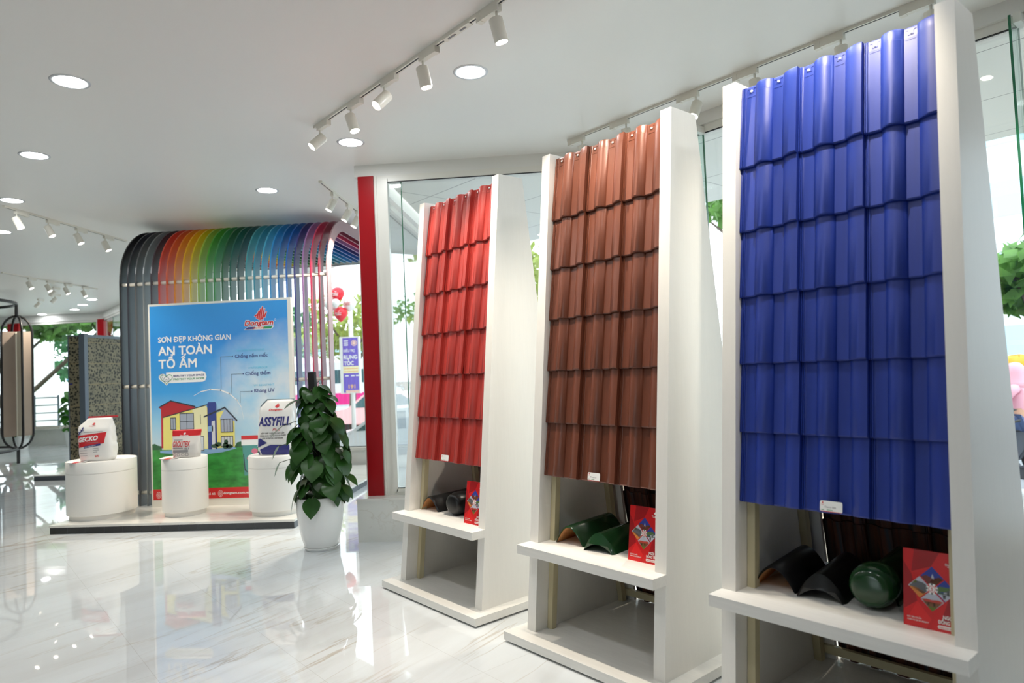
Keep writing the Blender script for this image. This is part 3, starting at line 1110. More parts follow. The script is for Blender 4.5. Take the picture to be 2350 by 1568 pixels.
# ------------------------------------------------------------------ brochures
B_RED = pbr('brochure_red', (204, 26, 30), 0.3)
B_RED2 = pbr('brochure_dark_red', (158, 18, 26), 0.3)
B_RED3 = pbr('brochure_bright_red', (220, 34, 36), 0.3)
BP = {k: pbr('brochure_' + k, c, 0.35) for k, c in dict(sky_blue=(44, 60, 150), brick_roof=(112, 52, 46), grey_roof=(98, 98, 102), orange_deck=(214, 130, 60), green_roof=(84, 112, 64), pale_wall=(186, 190, 204), red_roof=(190, 70, 60), brown_wall=(128, 88, 56), grass=(104, 118, 40), shade=(52, 54, 48)).items()}
def brochure(O, u, v, rot, label):
    p = SP(O, u, v, ZS)
    t = thing('brochure', label, 'brochure', p, -PI / 4 + rot, 'red tile brochures on the stand shelves')
    W, H = 0.205, 0.297
    lean = math.radians(9)
    def f(layer):
        return lambda x, y: (x, y * math.sin(lean) - 0.0004 * layer, y * math.cos(lean) + 0.0004 * 0)
    bm = BM()
    poly(bm, [(0, 0), (W, 0), (W, H), (0, H)], f(0), 0)
    g = f(1)
    poly(bm, [(0, 0.06), (0.05, 0.10), (0.03, 0.20), (0, 0.25)], g, 1)
    poly(bm, [(0.0, 0.0), (0.05, 0.10), (0.10, 0.04), (0.08, 0.0)], g, 2)
    poly(bm, [(0.04, H), (0.13, H), (0.10, 0.24), (0.03, 0.21)], g, 1)
    poly(bm, [(W, 0.10), (W, 0.19), (0.16, 0.13), (0.13, 0.03), (W, 0.06)], g, 1)
    cx, cy, R = 0.103, 0.155, 0.088
    g2 = f(2)
    gap = 0.003
    def dia(dx, dy, cols):
        # one small diamond of the picture: its parts from top to bottom
        x, y, r = cx + dx, cy + dy, R / 2 - gap
        g3 = f(3)
        poly(bm, [(x, y - r), (x + r, y), (x, y + r), (x - r, y)], g2, cols[0])
        for pts, c in cols[1]:
            poly(bm, [(x + a * r, y + b * r) for a, b in pts], g3, c)
    dia(0, R / 2, (3, [([(-.95, -.05), (-.5, .15), (.1, -.1), (.6, .1), (.95, -.05), (0, -1)], 4), ([(.0, -.25), (.55, .05), (.9, -.1), (.3, -.7), (0, -1), (-.3, -.7)], 10), ([(-.12, -.2), (.05, .35), (.22, -.2)], 8)]))
    dia(-R / 2, 0, (8, [([(-.9, .0), (-.3, .55), (.3, .45), (.95, .0), (.3, -.6)], 5), ([(-.95, -.05), (-.2, -.1), (.55, -.45), (0, -1)], 6), ([(-.7, .25), (-.25, .35), (-.3, .65)], 11)]))
    dia(R / 2, 0, (3, [([(-1, 0), (-.4, .35), (.35, .35), (.7, .1), (.5, -.1), (-.6, -.15)], 7), ([(-.1, -.1), (.4, .15), (.9, .0), (.6, -.4), (-.1, -.4)], 8), ([(-.6, -.35), (.6, -.38), (.05, -.95)], 8), ([(.2, -.05), (.35, .0), (.35, -.35), (.2, -.35)], 12), ([(-.2, -.4), (.1, -.4), (.05, -.75), (-.15, -.7)], 12), ([(-.8, -.18), (.7, -.25), (.65, -.35), (-.65, -.32)], 7)]))
    dia(0, -R / 2, (8, [([(-.98, 0), (-.5, .1), (0, .05), (.5, .12), (.98, 0), (.4, -.3), (-.4, -.3)], 9), ([(-.8, -.15), (.8, -.15), (.35, -.62), (-.35, -.62)], 10), ([(-.4, -.58), (.4, -.58), (0, -1)], 11), ([(-.4, -.2), (-.25, -.2), (-.25, -.5), (-.4, -.5)], 12), ([(.1, -.2), (.25, -.2), (.25, -.5), (.1, -.5)], 12)]))
    g4, g5, g6 = f(4), f(5), f(6)
    discshape(bm, cx, cy, 0.021, g4, 13)
    for k in range(8):
        a = k * PI / 4
        poly(bm, [(cx + 0.0205 * math.cos(a - .2), cy + 0.0205 * math.sin(a - .2)), (cx + 0.0205 * math.cos(a + .2), cy + 0.0205 * math.sin(a + .2)), (cx + 0.015 * math.cos(a + .2), cy + 0.015 * math.sin(a + .2)), (cx + 0.015 * math.cos(a - .2), cy + 0.015 * math.sin(a - .2))], g5, 0 if k % 2 else 12)
    ringshape(bm, cx, cy, 0.0125, 0.002, g5, 0)
    write(bm, "5", cx - 0.0035, cy - 0.006, g5, 0.012, None, 0, bold=0.02)
    flame(bm, 0.160, 0.262, 0.018, 0.018, g2, 13)
    write(bm, "Dongtam", 0.150, 0.252, g2, 0.0075, 0.042, 13, bold=0.02)
    poly(bm, [(0.156, 0.2465), (0.186, 0.2465), (0.186, 0.2485), (0.156, 0.2485)], g2, 13)
    write(bm, "ĐẠT TIÊU CHUẨN", 0.014, 0.032, g2, 0.0055, 0.050, 13, bold=0.015)
    write(bm, "CHÂU ÂU BS EN 490:2017", 0.014, 0.022, g2, 0.0055, 0.076, 13, bold=0.015)
    write(bm, "NGÓI", 0.140, 0.050, g2, 0.013, 0.034, 13, bold=0.025)
    write(bm, "ĐỒNG TÂM", 0.124, 0.031, g2, 0.013, 0.068, 13, bold=0.025)
    poly(bm, [(0.124, 0.012), (0.191, 0.012), (0.195, 0.018), (0.191, 0.025), (0.124, 0.025), (0.120, 0.018)], g2, 13)
    write(bm, "NGÓI CỦA MỌI NHÀ", 0.126, 0.0155, g5, 0.0055, 0.063, 0, bold=0.01)
    mats = [B_RED, B_RED2, B_RED3] + [BP[k] for k in ('sky_blue', 'brick_roof', 'grey_roof', 'orange_deck', 'green_roof', 'pale_wall', 'red_roof', 'brown_wall', 'grass', 'shade')] + [PRINT_WHITE]
    obj('cover', bm, mats, t)
    bm = BM()
    fl = lambda x, y, z: (x, y, z)
    hh = H * math.cos(lean); hv = H * math.sin(lean)
    prism(bm, [(0.0006, 0.0), (hv + 0.0006, hh), (hv + 0.003, hh), (0.003, 0.0)], lambda a, b, c: (c, a, b), 0.0, W)
    prism(bm, [(hv + 0.003, hh), (hv * 2 + 0.004, 0.0), (hv * 2 + 0.0065, 0.0), (hv + 0.0055, hh)], lambda a, b, c: (c, a, b), 0.0, W)
    obj('folded_card', fixn(bm), B_RED2, t)
    return t
brochure(O_BLUE, 0.846, 0.276, 0.03, 'red brochure standing on the blue stand shelf beside its white post')
brochure(O_BROWN, 0.803, 0.262, 0.03, 'red brochure standing on the brown stand shelf, whole cover in view')
brochure(O_RED, 0.838, 0.210, 0.03, 'small red brochure half cut off by the post of the red stand')

# ------------------------------------------------------------------ marble platform and ribbed arch
pf = thing('display_platform', 'low marble platform with black skirting under the poster and the white pedestals', 'platform', (-6.03, 7.42, 0))
bm = BM(); box(bm, 0.006, 2.914, 0.006, 4.3, 0.0, 0.074)
o = obj('skirting', bm, [DARKSTONE, GREY_AND_LIT_STONE], pf)
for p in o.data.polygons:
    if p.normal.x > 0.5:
        p.material_index = 1  # this side's lit look is put into the colour as a greyer stone
bm = BM()
for k in range(1, 13):
    box(bm, k * 0.2235 - 0.001, k * 0.2235 + 0.001, 0.0045, 0.007, 0.0, 0.074)
obj('joints', bm, GREY_AND_LIT_STONE, pf)
bm = BM(); box(bm, 0, 2.92, 0, 4.32, 0.074, 0.100)
obj('marble_top', bm, MARBLE, pf)

RIBS = [(24, 24, 26), (40, 41, 50), (82, 83, 84), (124, 130, 132), (66, 54, 62), (206, 66, 46), (214, 88, 40), (224, 134, 32), (230, 170, 20), (216, 186, 20), (150, 180, 60), (74, 156, 44), (58, 142, 74), (40, 100, 60), (30, 96, 82), (44, 82, 80), (66, 148, 156), (56, 140, 162), (66, 158, 190), (44, 136, 196), (28, 104, 168), (26, 92, 172), (50, 50, 118), (150, 106, 158), (196, 46, 84), (132, 18, 48), (160, 128, 132)]
ar = thing('ribbed_arch', 'tall arch of curved rainbow coloured ribs behind the blue poster', 'display arch', (-5.83, 8.45, 0.1))
y0, R, zc, thk = 0.0, 0.80, 2.95, 0.15
def rib_outline():
    o, i = [(0.0, 0.0)], [(thk, 0.0)]
    for k in range(0, 15):
        a = PI - k / 14 * PI / 2
        o.append((R + R * math.cos(a), zc + R * math.sin(a)))
        i.append((R + (R - thk) * math.cos(a), zc + (R - thk) * math.sin(a)))
    ye = 3.36
    zm = zc + R - thk / 2
    end = [(ye + thk / 2 * math.sin(k / 8 * PI), zm + thk / 2 * math.cos(k / 8 * PI)) for k in range(9)]
    return o + end + i[::-1]
RO = rib_outline()
bm = BM()
prism(bm, RO, lambda a, b, c: (c, a, b), 0.0, 0.018)
fixn(bm)
rme = bpy.data.meshes.new('rib'); bm.to_mesh(rme); bm.free()
for k, c in enumerate(RIBS):
    me = rme if k == 0 else rme.copy()
    if k > 0:
        me.materials.clear()
    me.materials.append(pbr('rib_colour_%02d' % k, c, 0.3, spec=0.55))
    o = bpy.data.objects.new('rib', me); COL.objects.link(o); o.parent = ar
    o.location = (k * 0.1080, 0, 0)
for z in (2.91, 1.56, 0.17):
    bm = BM()
    tube(bm, [(0.004, 0.045, z), (26 * 0.108 + 0.012, 0.045, z)], 0.024, 14)
    obj('spacer_rod', bm, LAMPWHITE, ar, smooth=True)

# ------------------------------------------------------------------ poster
PW, PH = 1.911, 2.555
po = thing('poster', 'large blue house paint poster in a white frame standing on the platform', 'poster', (-5.381, 8.36, 0.1))
PZ = 0.062
bm = BM()
box(bm, 0, PW, 0.0, 0.07, 0.0, PH + PZ - 0.0)
obj('frame_box', bm, FRAME, po)  # plain white frame box behind the print, no lamp inside
m, nt, b = nt_of('poster_sky')
n = N(nt)
oc = n.coord()
s = n.sep(oc)
u = n.math('DIVIDE', s[0], PW); v = n.math('DIVIDE', n.math('SUBTRACT', s[2], PZ), PH)
sky = n.ramp(v, [(0.26, lin((206, 224, 234))), (0.40, lin((150, 206, 236))), (0.55, lin((66, 166, 236))), (0.8, lin((44, 146, 228))), (1.0, lin((56, 158, 232)))])
du = n.math('SUBTRACT', u, 0.92); dv = n.math('SUBTRACT', v, 0.53)
d = n.math('SQRT', n.math('ADD', n.math('MULTIPLY', n.math('MULTIPLY', du, du), 1.0), n.math('MULTIPLY', n.math('MULTIPLY', dv, dv), 2.6)))
cl = n.math('ADD', d, n.math('MULTIPLY', n.math('SUBTRACT', n.noise(oc, 3.2, 5.0), 0.5), 0.24))
fac = n.maprange(cl, 0.58, 0.24, 0.0, 0.88)
wh = n.mix(n.maprange(n.noise(oc, 2.4, 5.0), 0.40, 0.66), lin((168, 212, 236)), lin((236, 236, 234)))
nt.links.new(n.mix(fac, sky, wh), b.inputs['Base Color'])
b.inputs['Roughness'].default_value = 0.3
POSTER_SKY = m
GRASS_PRINT = pbr('poster_grass', (58, 148, 66), 0.3, var=0.35, vscale=7.0, stretch=(1, 1, 2))
pc = {k: pbr('poster_' + k, c, 0.3) for k, c in dict(red=(218, 40, 44), darkred=(150, 30, 36), wine=(186, 36, 46), yellow=(240, 230, 130), paleyellow=(240, 238, 190), blue=(44, 62, 140), gable=(168, 186, 214), roof=(48, 50, 62), pane=(170, 180, 196), panelight=(214, 220, 226), pool=(140, 180, 222), tree=(40, 96, 58), bush=(50, 84, 62), teal=(84, 156, 150), pink=(226, 120, 148), navy=(44, 46, 128), cyan=(96, 196, 228), white=(250, 250, 250), green=(40, 152, 92), line=(108, 128, 150), logored=(214, 36, 40), orange=(240, 100, 40)).items()}
PK = list(pc)
PM = [POSTER_SKY, GRASS_PRINT] + [pc[k] for k in PK]
I = {k: i + 2 for i, k in enumerate(PK)}
def pf3(layer):
    return lambda u, v: (u * PW, -0.0008 * layer - 0.001, PZ + v * PH)
bm = BM()
poly(bm, [(0.011, 0.011), (0.976, 0.011), (0.976, 0.989), (0.011, 0.989)], pf3(0), 0)
L1, L2, L3, L4, L5_, L6 = (pf3(k) for k in range(1, 7))
poly(bm, [(0.011, 0.06), (0.976, 0.06), (0.976, 0.262), (0.8, 0.258), (0.6, 0.262), (0.3, 0.255), (0.011, 0.263)], L1, 1)
poly(bm, [(0.011, 0.262), (0.08, 0.262), (0.075, 0.280), (0.05, 0.284), (0.03, 0.293), (0.011, 0.290)], L2, I['tree'])
poly(bm, [(0.585, 0.262), (0.66, 0.262), (0.655, 0.280), (0.63, 0.290), (0.605, 0.286)], L2, I['tree'])
poly(bm, [(0.066, 0.246), (0.20, 0.236), (0.364, 0.231), (0.50, 0.240), (0.60, 0.256), (0.58, 0.264), (0.066, 0.256)], L2, I['pool'])
poly(bm, [(0.066, 0.473), (0.148, 0.503), (0.318, 0.470), (0.30, 0.440), (0.094, 0.425), (0.096, 0.270), (0.076, 0.270), (0.078, 0.466)], L2, I['wine'])
poly(bm, [(0.089, 0.262), (0.092, 0.422), (0.39, 0.476), (0.41, 0.46), (0.41, 0.258)], L3, I['yellow'])
poly(bm, [(0.41, 0.258), (0.41, 0.425), (0.525, 0.450), (0.592, 0.398), (0.590, 0.266)], L3, I['yellow'])
poly(bm, [(0.300, 0.262), (0.300, 0.46), (0.40, 0.474), (0.40, 0.262)], L4, I['paleyellow'])
poly(bm, [(0.404, 0.256), (0.404, 0.484), (0.412, 0.492), (0.460, 0.492), (0.467, 0.484), (0.467, 0.256)], L4, I['blue'])
poly(bm, [(0.432, 0.256), (0.432, 0.395), (0.455, 0.40), (0.455, 0.256)], L5_, I['panelight'])
poly(bm, [(0.404, 0.345), (0.44, 0.345), (0.44, 0.375), (0.404, 0.37)], L5_, I['pool'])
poly(bm, [(0.488, 0.405), (0.525, 0.455), (0.600, 0.398), (0.600, 0.392)], L4, I['gable'])
strip(bm, [(0.382, 0.420), (0.525, 0.462), (0.607, 0.396)], 0.008, L5_, I['roof'])
strip(bm, [(0.066, 0.476), (0.148, 0.506), (0.318, 0.473)], 0.006, L4, I['roof'])
strip(bm, [(0.092, 0.424), (0.40, 0.479)], 0.005, L4, I['roof'])
def window(u0, u1, v0, v1, nx, ny, col='pane'):
    poly(bm, [(u0, v0), (u1, v0), (u1, v1), (u0, v1)], L5_, I[col])
    strip(bm, [(u0, v0), (u1, v0), (u1, v1), (u0, v1), (u0, v0)], 0.0035, L6, I['roof'])
    for k in range(1, nx):
        x = u0 + (u1 - u0) * k / nx
        strip(bm, [(x, v0), (x, v1)], 0.0025, L6, I['roof'])
    for k in range(1, ny):
        y = v0 + (v1 - v0) * k / ny
        strip(bm, [(u0, y), (u1, y)], 0.0025, L6, I['roof'])
window(0.145, 0.180, 0.362, 0.420, 2, 1)
window(0.211, 0.307, 0.360, 0.440, 2, 2)
window(0.497, 0.580, 0.340, 0.404, 4, 1)
window(0.497, 0.577, 0.268, 0.318, 4, 1, 'panelight')
window(0.338, 0.374, 0.252, 0.322, 1, 1, 'panelight')
strip(bm, [(0.355, 0.385), (0.355, 0.43)], 0.003, L6, I['roof'])
for cx, cy, rx, ry in ((0.45, 0.272, 0.026, 0.010), (0.475, 0.280, 0.024, 0.011), (0.525, 0.272, 0.022, 0.016), (0.55, 0.268, 0.024, 0.011), (0.53, 0.290, 0.014, 0.012)):
    discshape(bm, cx, cy, rx, L6, I['bush'], 16, ry)
# printed paint bucket
poly(bm, [(0.640, 0.300), (0.645, 0.196), (0.650, 0.120), (0.745, 0.120), (0.745, 0.300)], L3, I['teal'])
poly(bm, [(0.635, 0.270), (0.750, 0.270), (0.750, 0.302), (0.635, 0.302)], L4, I['white'])
poly(bm, [(0.635, 0.298), (0.750, 0.298), (0.750, 0.318), (0.635, 0.318)], L5_, I['red'])
discshape(bm, 0.725, 0.240, 0.022, L4, I['pink'], 18, 0.014)
discshape(bm, 0.700, 0.205, 0.030, L4, I['pink'], 18, 0.012)
strip(bm, [(0.648, 0.225), (0.655, 0.150), (0.668, 0.140)], 0.006, L4, I['roof'])
# arc over the house
arc = [(0.311, 0.527), (0.360, 0.546), (0.431, 0.556), (0.500, 0.550), (0.559, 0.531), (0.610, 0.498), (0.640, 0.462), (0.655, 0.40)]
for (p, q), w in zip(zip(arc, arc[1:]), (0.002, 0.0045, 0.0065, 0.007, 0.006, 0.004, 0.002)):
    strip(bm, [p, q], w, L2, I['white'])
# red footer
poly(bm, [(0.011, 0.011), (0.976, 0.011), (0.976, 0.064), (0.011, 0.064)], L2, I['red'])
# callout lines
for pts in ([(0.589, 0.717), (0.505, 0.717), (0.505, 0.558)], [(0.661, 0.627), (0.577, 0.627), (0.577, 0.530)], [(0.717, 0.538), (0.635, 0.538), (0.635, 0.484)]):
    strip(bm, pts, 0.0022, L3, I['line'])
    discshape(bm, pts[0][0], pts[0][1], 0.0042, L4, I['navy'], 12, 0.0032)
# slogan pill and heart
poly(bm, [(0.12, 0.596), (0.375, 0.596), (0.395, 0.603), (0.404, 0.622), (0.395, 0.643), (0.375, 0.650), (0.12, 0.650)], L2, I['white'])
def heart(k):
    pts = []
    for i in range(28):
        t = 2 * PI * i / 28
        pts.append((0.122 + k * 0.0033 * 16 * math.sin(t) ** 3, 0.619 + k * 0.00205 * (13 * math.cos(t) - 5 * math.cos(2 * t) - 2 * math.cos(3 * t) - math.cos(4 * t))))
    return pts
poly(bm, heart(1.05), L3, I['white'])
h2 = heart(0.80)
strip(bm, h2 + [h2[0]], 0.0032, L4, I['green'])
strip(bm, [(0.103, 0.606), (0.103, 0.620), (0.122, 0.633), (0.141, 0.620), (0.141, 0.606), (0.103, 0.606)], 0.0025, L5_, I['line'])
strip(bm, [(0.117, 0.606), (0.117, 0.615), (0.127, 0.615), (0.127, 0.606)], 0.002, L5_, I['line'])
ringshape(bm, 0.086, 0.633, 0.012, 0.0022, L5_, I['line'])
obj('print', bm, PM, po)
# lettering
bm = BM()
write(bm, "SƠN ĐẸP KHÔNG GIAN", 0.070, 0.803, L3, 0.0260, 0.510, I['white'], bold=0.02)
write(bm, "AN TOÀN", 0.070, 0.738, L3, 0.0425, 0.375, I['white'], bold=0.02)
write(bm, "TỔ ẤM", 0.070, 0.672, L3, 0.0425, 0.266, I['white'], bold=0.02)
write(bm, "MILDEW RESISTANT", 0.620, 0.7395, L3, 0.0095, 0.192, I['cyan'])
write(bm, "Chống nấm mốc", 0.606, 0.708, L3, 0.0160, 0.227, I['navy'], bold=0.01)
write(bm, "WATERPROOF", 0.692, 0.6505, L3, 0.0095, 0.138, I['cyan'])
write(bm, "Chống thấm", 0.675, 0.619, L3, 0.0165, 0.173, I['navy'], bold=0.01)
write(bm, "UV RESISTANT", 0.732, 0.5625, L3, 0.0095, 0.142, I['cyan'])
write(bm, "Kháng UV", 0.734, 0.532, L3, 0.0175, 0.139, I['navy'], bold=0.01)
write(bm, "BEAUTIFY YOUR SPACE", 0.172, 0.6265, L4, 0.0088, 0.216, I['navy'], bold=0.015)
write(bm, "PROTECT YOUR HOME", 0.172, 0.6095, L4, 0.0088, 0.216, I['green'], bold=0.015)
write(bm, "63 65 65", 0.362, 0.0300, L4, 0.0100, 0.083, I['white'], bold=0.02)
write(bm, "dongtam.com.vn", 0.502, 0.0315, L4, 0.0115, 0.180, I['white'], bold=0.015)
obj('lettering', bm, PM, po)
bm = BM()
for cx in (0.481, 0.050):
    for k in (0.0165, 0.010, 0.004):
        ringshape(bm, cx, 0.035, k, 0.0018, L4, I['white'])
obj('contact_icons', bm, PM, po)
# the logo
bm = BM()
flame(bm, 0.742, 0.890, 0.088, 0.070, L3, I['white'], 0.022)
flame(bm, 0.742, 0.890, 0.088, 0.070, L4, I['logored'])
for dx, dy in ((-.0035, 0), (.0035, 0), (0, .003), (0, -.003)):
    write(bm, "Dongtam", 0.681 + dx, 0.868 + dy, L4, 0.0235, 0.196, I['white'], bold=0.03, shear=0.22)
write(bm, "Dongtam", 0.681, 0.868, pf3(5.5), 0.0235, 0.196, I['logored'], bold=0.03, shear=0.22)
poly(bm, [(0.671, 0.846), (0.866, 0.846), (0.884, 0.862), (0.700, 0.862)], L2, I['white'])
poly(bm, [(0.677, 0.848), (0.745, 0.848), (0.752, 0.860), (0.702, 0.860)], L3, I['blue'])
poly(bm, [(0.805, 0.848), (0.862, 0.848), (0.876, 0.860), (0.812, 0.860)], L3, I['green'])
write(bm, "SƠN NƯỚC", 0.735, 0.8495, L4, 0.0075, 0.080, I['orange'], bold=0.02)
ringshape(bm, 0.892, 0.892, 0.0055, 0.0014, L4, I['white'])
obj('logo', bm, PM, po)

# ------------------------------------------------------------------ white pedestals
PEDW = pbr('pedestal_white', (238, 236, 231), 0.4)
def pedestal(x, y, r, label):
    t = thing('pedestal', label, 'pedestal', (x, y, 0.1), 0, 'round white pedestals on the platform')
    bm = BM()
    lathe(bm, [(0.0, 0.0), (r - 0.03, 0.0), (r - 0.03, 0.055), (r - 0.032, 0.056)], 56)
    obj('plinth', bm, PEDW, t, ang=40)
    bm = BM()
    lathe(bm, [(r - 0.034, 0.055), (r - 0.003, 0.055), (r, 0.058), (r, 0.545), (r - 0.004, 0.547), (r - 0.004, 0.550), (r - 0.02, 0.550)], 64)
    obj('body', bm, PEDW, t, ang=40)
    bm = BM()
    lathe(bm, [(r - 0.02, 0.551), (r, 0.552), (r, 0.682), (r - 0.004, 0.687), (0.0, 0.687)], 64)
    obj('lid', bm, PEDW, t, ang=40)
    return t
pedestal(-5.76, 7.96, 0.380, 'widest white pedestal, carrying the tile adhesive bag with the red banner')
pedestal(-4.67, 7.92, 0.256, 'slim middle white pedestal, carrying the small pouch with red top')
pedestal(-3.50, 7.87, 0.315, 'white pedestal half hidden by the potted plant, carrying the tall wall putty bag')
ZP = 0.787

# ------------------------------------------------------------------ bags on the pedestals
BAGW = pbr('bag_white', (232, 231, 228), 0.35, bump=0.25, bscale=9.0)
POUCH = pbr('pouch_silver', (214, 210, 206), 0.25, bump=0.2, bscale=14.0)
def lerp_tab(tab, z):
    for (z0, v0), (z1, v1) in zip(tab, tab[1:]):
        if z <= z1:
            return v0 + (v1 - v0) * (z - z0) / (z1 - z0) if z1 > z0 else v1
    return tab[-1][1]
class Bag:
    def __init__(s, xl, xr, dep, H, p=3.2, wob=0.006):
        s.xl, s.xr, s.dep, s.H, s.p, s.wob = xl, xr, dep, H, p, wob
    def mesh(s, bm, nz=22, n=44, mi=0, zband=None, mi2=1):
        rings = []
        zs = [s.H * k / nz for k in range(nz + 1)]
        for z in zs:
            xl, xr, d = lerp_tab(s.xl, z), lerp_tab(s.xr, z), lerp_tab(s.dep, z)
            c, hw = (xl + xr) / 2, (xr - xl) / 2
            ring = []
            for i in range(n):
                a = 2 * PI * i / n
                ca, sa = math.cos(a), math.sin(a)
                x = c + hw * math.copysign(abs(ca) ** (2 / s.p), ca)
                y = d * math.copysign(abs(sa) ** (2 / s.p), sa)
                w = 0.0 if sa < 0 else s.wob
                side = abs(ca) ** 6
                ring.append(bm.verts.new((x + side * s.wob * math.sin(z * 47 + i), y + w * math.sin(7 * z + 3 * i), z)))
            rings.append(ring)
        for z, a, b in zip(zs, rings, rings[1:]):
            for i in range(n):
                f = bm.faces.new((a[i], a[(i + 1) % n], b[(i + 1) % n], b[i]))
                f.material_index = mi2 if zband and z >= zband else mi
        bm.faces.new(rings[0][::-1]).material_index = mi
        bm.faces.new(rings[-1]).material_index = mi2 if zband else mi
    def f3(s, layer=1):
        def g(x, z):
            xl, xr, d = lerp_tab(s.xl, z), lerp_tab(s.xr, z), lerp_tab(s.dep, z)
            c, hw = (xl + xr) / 2, (xr - xl) / 2
            t = min(0.999, abs((x - c) / hw))
            return (x, -d * (1 - t ** s.p) ** (1 / s.p) - 0.0025 - 0.0012 * layer, z)
        return g
def fine(pts, n=8):
    out = []
    for (ax, ay), (bx, by) in zip(pts, pts[1:] + pts[:1]):
        out += [(ax + (bx - ax) * k / n, ay + (by - ay) * k / n) for k in range(n)]
    return out
def gridpoly(bm, p00, p10, p11, p01, f3, mi, nx=14, ny=6):
    vs = []
    for j in range(ny + 1):
        r = []
        for i in range(nx + 1):
            a, b = i / nx, j / ny
            x = (p00[0] * (1 - a) + p10[0] * a) * (1 - b) + (p01[0] * (1 - a) + p11[0] * a) * b
            y = (p00[1] * (1 - a) + p10[1] * a) * (1 - b) + (p01[1] * (1 - a) + p11[1] * a) * b
            r.append(bm.verts.new(f3(x, y)))
        vs.append(r)
    for j in range(ny):
        for i in range(nx):
            bm.faces.new((vs[j][i], vs[j][i + 1], vs[j + 1][i + 1], vs[j + 1][i])).material_index = mi

PRM = [PRINT_WHITE, PRINT_RED, PRINT_NAVY, PRINT_GREY, PRINT_BLACK]
# adhesive bag
g = thing('cement_bag', 'white tile adhesive bag with red slanted banner, on the widest pedestal', 'bag', (-5.70, 7.83, ZP), 0.10)
bag = Bag([(0, -0.205), (0.03, -0.212), (0.2, -0.218), (0.38, -0.228), (0.425, -0.222), (0.47, -0.17), (0.515, -0.118)], [(0, 0.165), (0.03, 0.196), (0.19, 0.206), (0.21, 0.192), (0.45, 0.182), (0.515, 0.170)], [(0, 0.085), (0.05, 0.10), (0.25, 0.105), (0.38, 0.08), (0.47, 0.03), (0.515, 0.008)], 0.515)
bm = BM(); bag.mesh(bm); obj('sack', fixn(bm), BAGW, g, smooth=True)
bm = BM(); box(bm, -0.120, 0.235, -0.006, 0.006, 0.512, 0.535); obj('red_seam', bm, PRINT_RED, g)
bm = BM()
f1, f2_, f3_ = bag.f3(1), bag.f3(2), bag.f3(3)
gridpoly(bm, (-0.212, 0.163), (0.118, 0.212), (0.138, 0.345), (-0.214, 0.309), f1, 1, 18, 8)
gridpoly(bm, (-0.122, 0.158), (0.078, 0.187), (0.079, 0.212), (-0.121, 0.184), f2_, 2, 12, 3)
write(bm, "GECKO", -0.190, 0.232, f2_, 0.050, 0.235, 0, bold=0.035, shear=0.12, tilt=0.10)
write(bm, "KEO DÁN GẠCH", -0.112, 0.167, f3_, 0.0105, 0.135, 0, bold=0.02, tilt=0.14)
for k, (x0, x1, y) in enumerate(((-0.185, -0.084, 0.125), (-0.185, -0.080, 0.095), (-0.175, -0.080, 0.065), (-0.01, 0.055, 0.150), (-0.01, 0.062, 0.128), (-0.01, 0.040, 0.106), (-0.10, 0.055, 0.220), (-0.13, 0.10, 0.345))):
    gridpoly(bm, (x0, y), (x1, y + 0.004), (x1, y + 0.009), (x0, y + 0.005), f2_, 3, 6, 1)
write(bm, "25", 0.010, 0.052, f2_, 0.018, 0.045, 1, bold=0.03)
flame(bm, -0.052, 0.430, 0.040, 0.032, f2_, 1)
write(bm, "Dongtam", -0.078, 0.417, f2_, 0.008, 0.078, 1, bold=0.02, shear=0.2)
# small lizard
strip(bm, fine([(-0.196, 0.322), (-0.186, 0.345), (-0.168, 0.355), (-0.156, 0.375), (-0.148, 0.398)], 3)[:13], 0.013, f3_, 2)
for pts in ([(-0.188, 0.345), (-0.205, 0.356), (-0.212, 0.350)], [(-0.180, 0.348), (-0.182, 0.330), (-0.170, 0.325)], [(-0.156, 0.376), (-0.172, 0.378), (-0.176, 0.386)], [(-0.154, 0.374), (-0.138, 0.368), (-0.132, 0.376)]):
    strip(bm, pts, 0.005, f3_, 2)
discshape(bm, -0.147, 0.400, 0.009, f3_, 2, 10, 0.012)
obj('print', bm, PRM, g)
# pouch
g = thing('grout_pouch', 'small silver grout pouch with red top band, on the slim pedestal', 'bag', (-4.60, 7.85, ZP), 0.04)
bag = Bag([(0, -0.150), (0.05, -0.160), (0.25, -0.166), (0.33, -0.163)], [(0, 0.150), (0.05, 0.163), (0.25, 0.170), (0.33, 0.186)], [(0, 0.075), (0.06, 0.085), (0.16, 0.07), (0.25, 0.03), (0.33, 0.005)], 0.33, wob=0.005)
bm = BM(); bag.mesh(bm, zband=0.247); obj('pouch', fixn(bm), [POUCH, PRINT_RED], g, smooth=True)
bm = BM()
f1, f2_ = bag.f3(1), bag.f3(2)
write(bm, "GROUTEX", -0.139, 0.129, f1, 0.066, 0.214, 1, bold=0.012)
write(bm, "CG 2", 0.012, 0.101, f1, 0.016, 0.056, 4, bold=0.02)
gridpoly(bm, (-0.137, 0.113), (-0.004, 0.113), (-0.004, 0.118), (-0.137, 0.118), f1, 4, 6, 1)
gridpoly(bm, (-0.130, 0.208), (-0.02, 0.208), (-0.02, 0.216), (-0.130, 0.216), f1, 3, 6, 1)
gridpoly(bm, (-0.132, 0.065), (0.06, 0.065), (0.06, 0.095), (-0.132, 0.095), f1, 3, 8, 1)
for x in (-0.11, -0.06, -0.005, 0.045):
    ringshape(bm, x, 0.040, 0.020, 0.006, f1, 3, 16)
flame(bm, -0.03, 0.270, 0.036, 0.030, f1, 0)
write(bm, "Dongtam", -0.066, 0.254, f1, 0.014, 0.106, 0, bold=0.03, shear=0.2)
obj('print', bm, PRM, g)
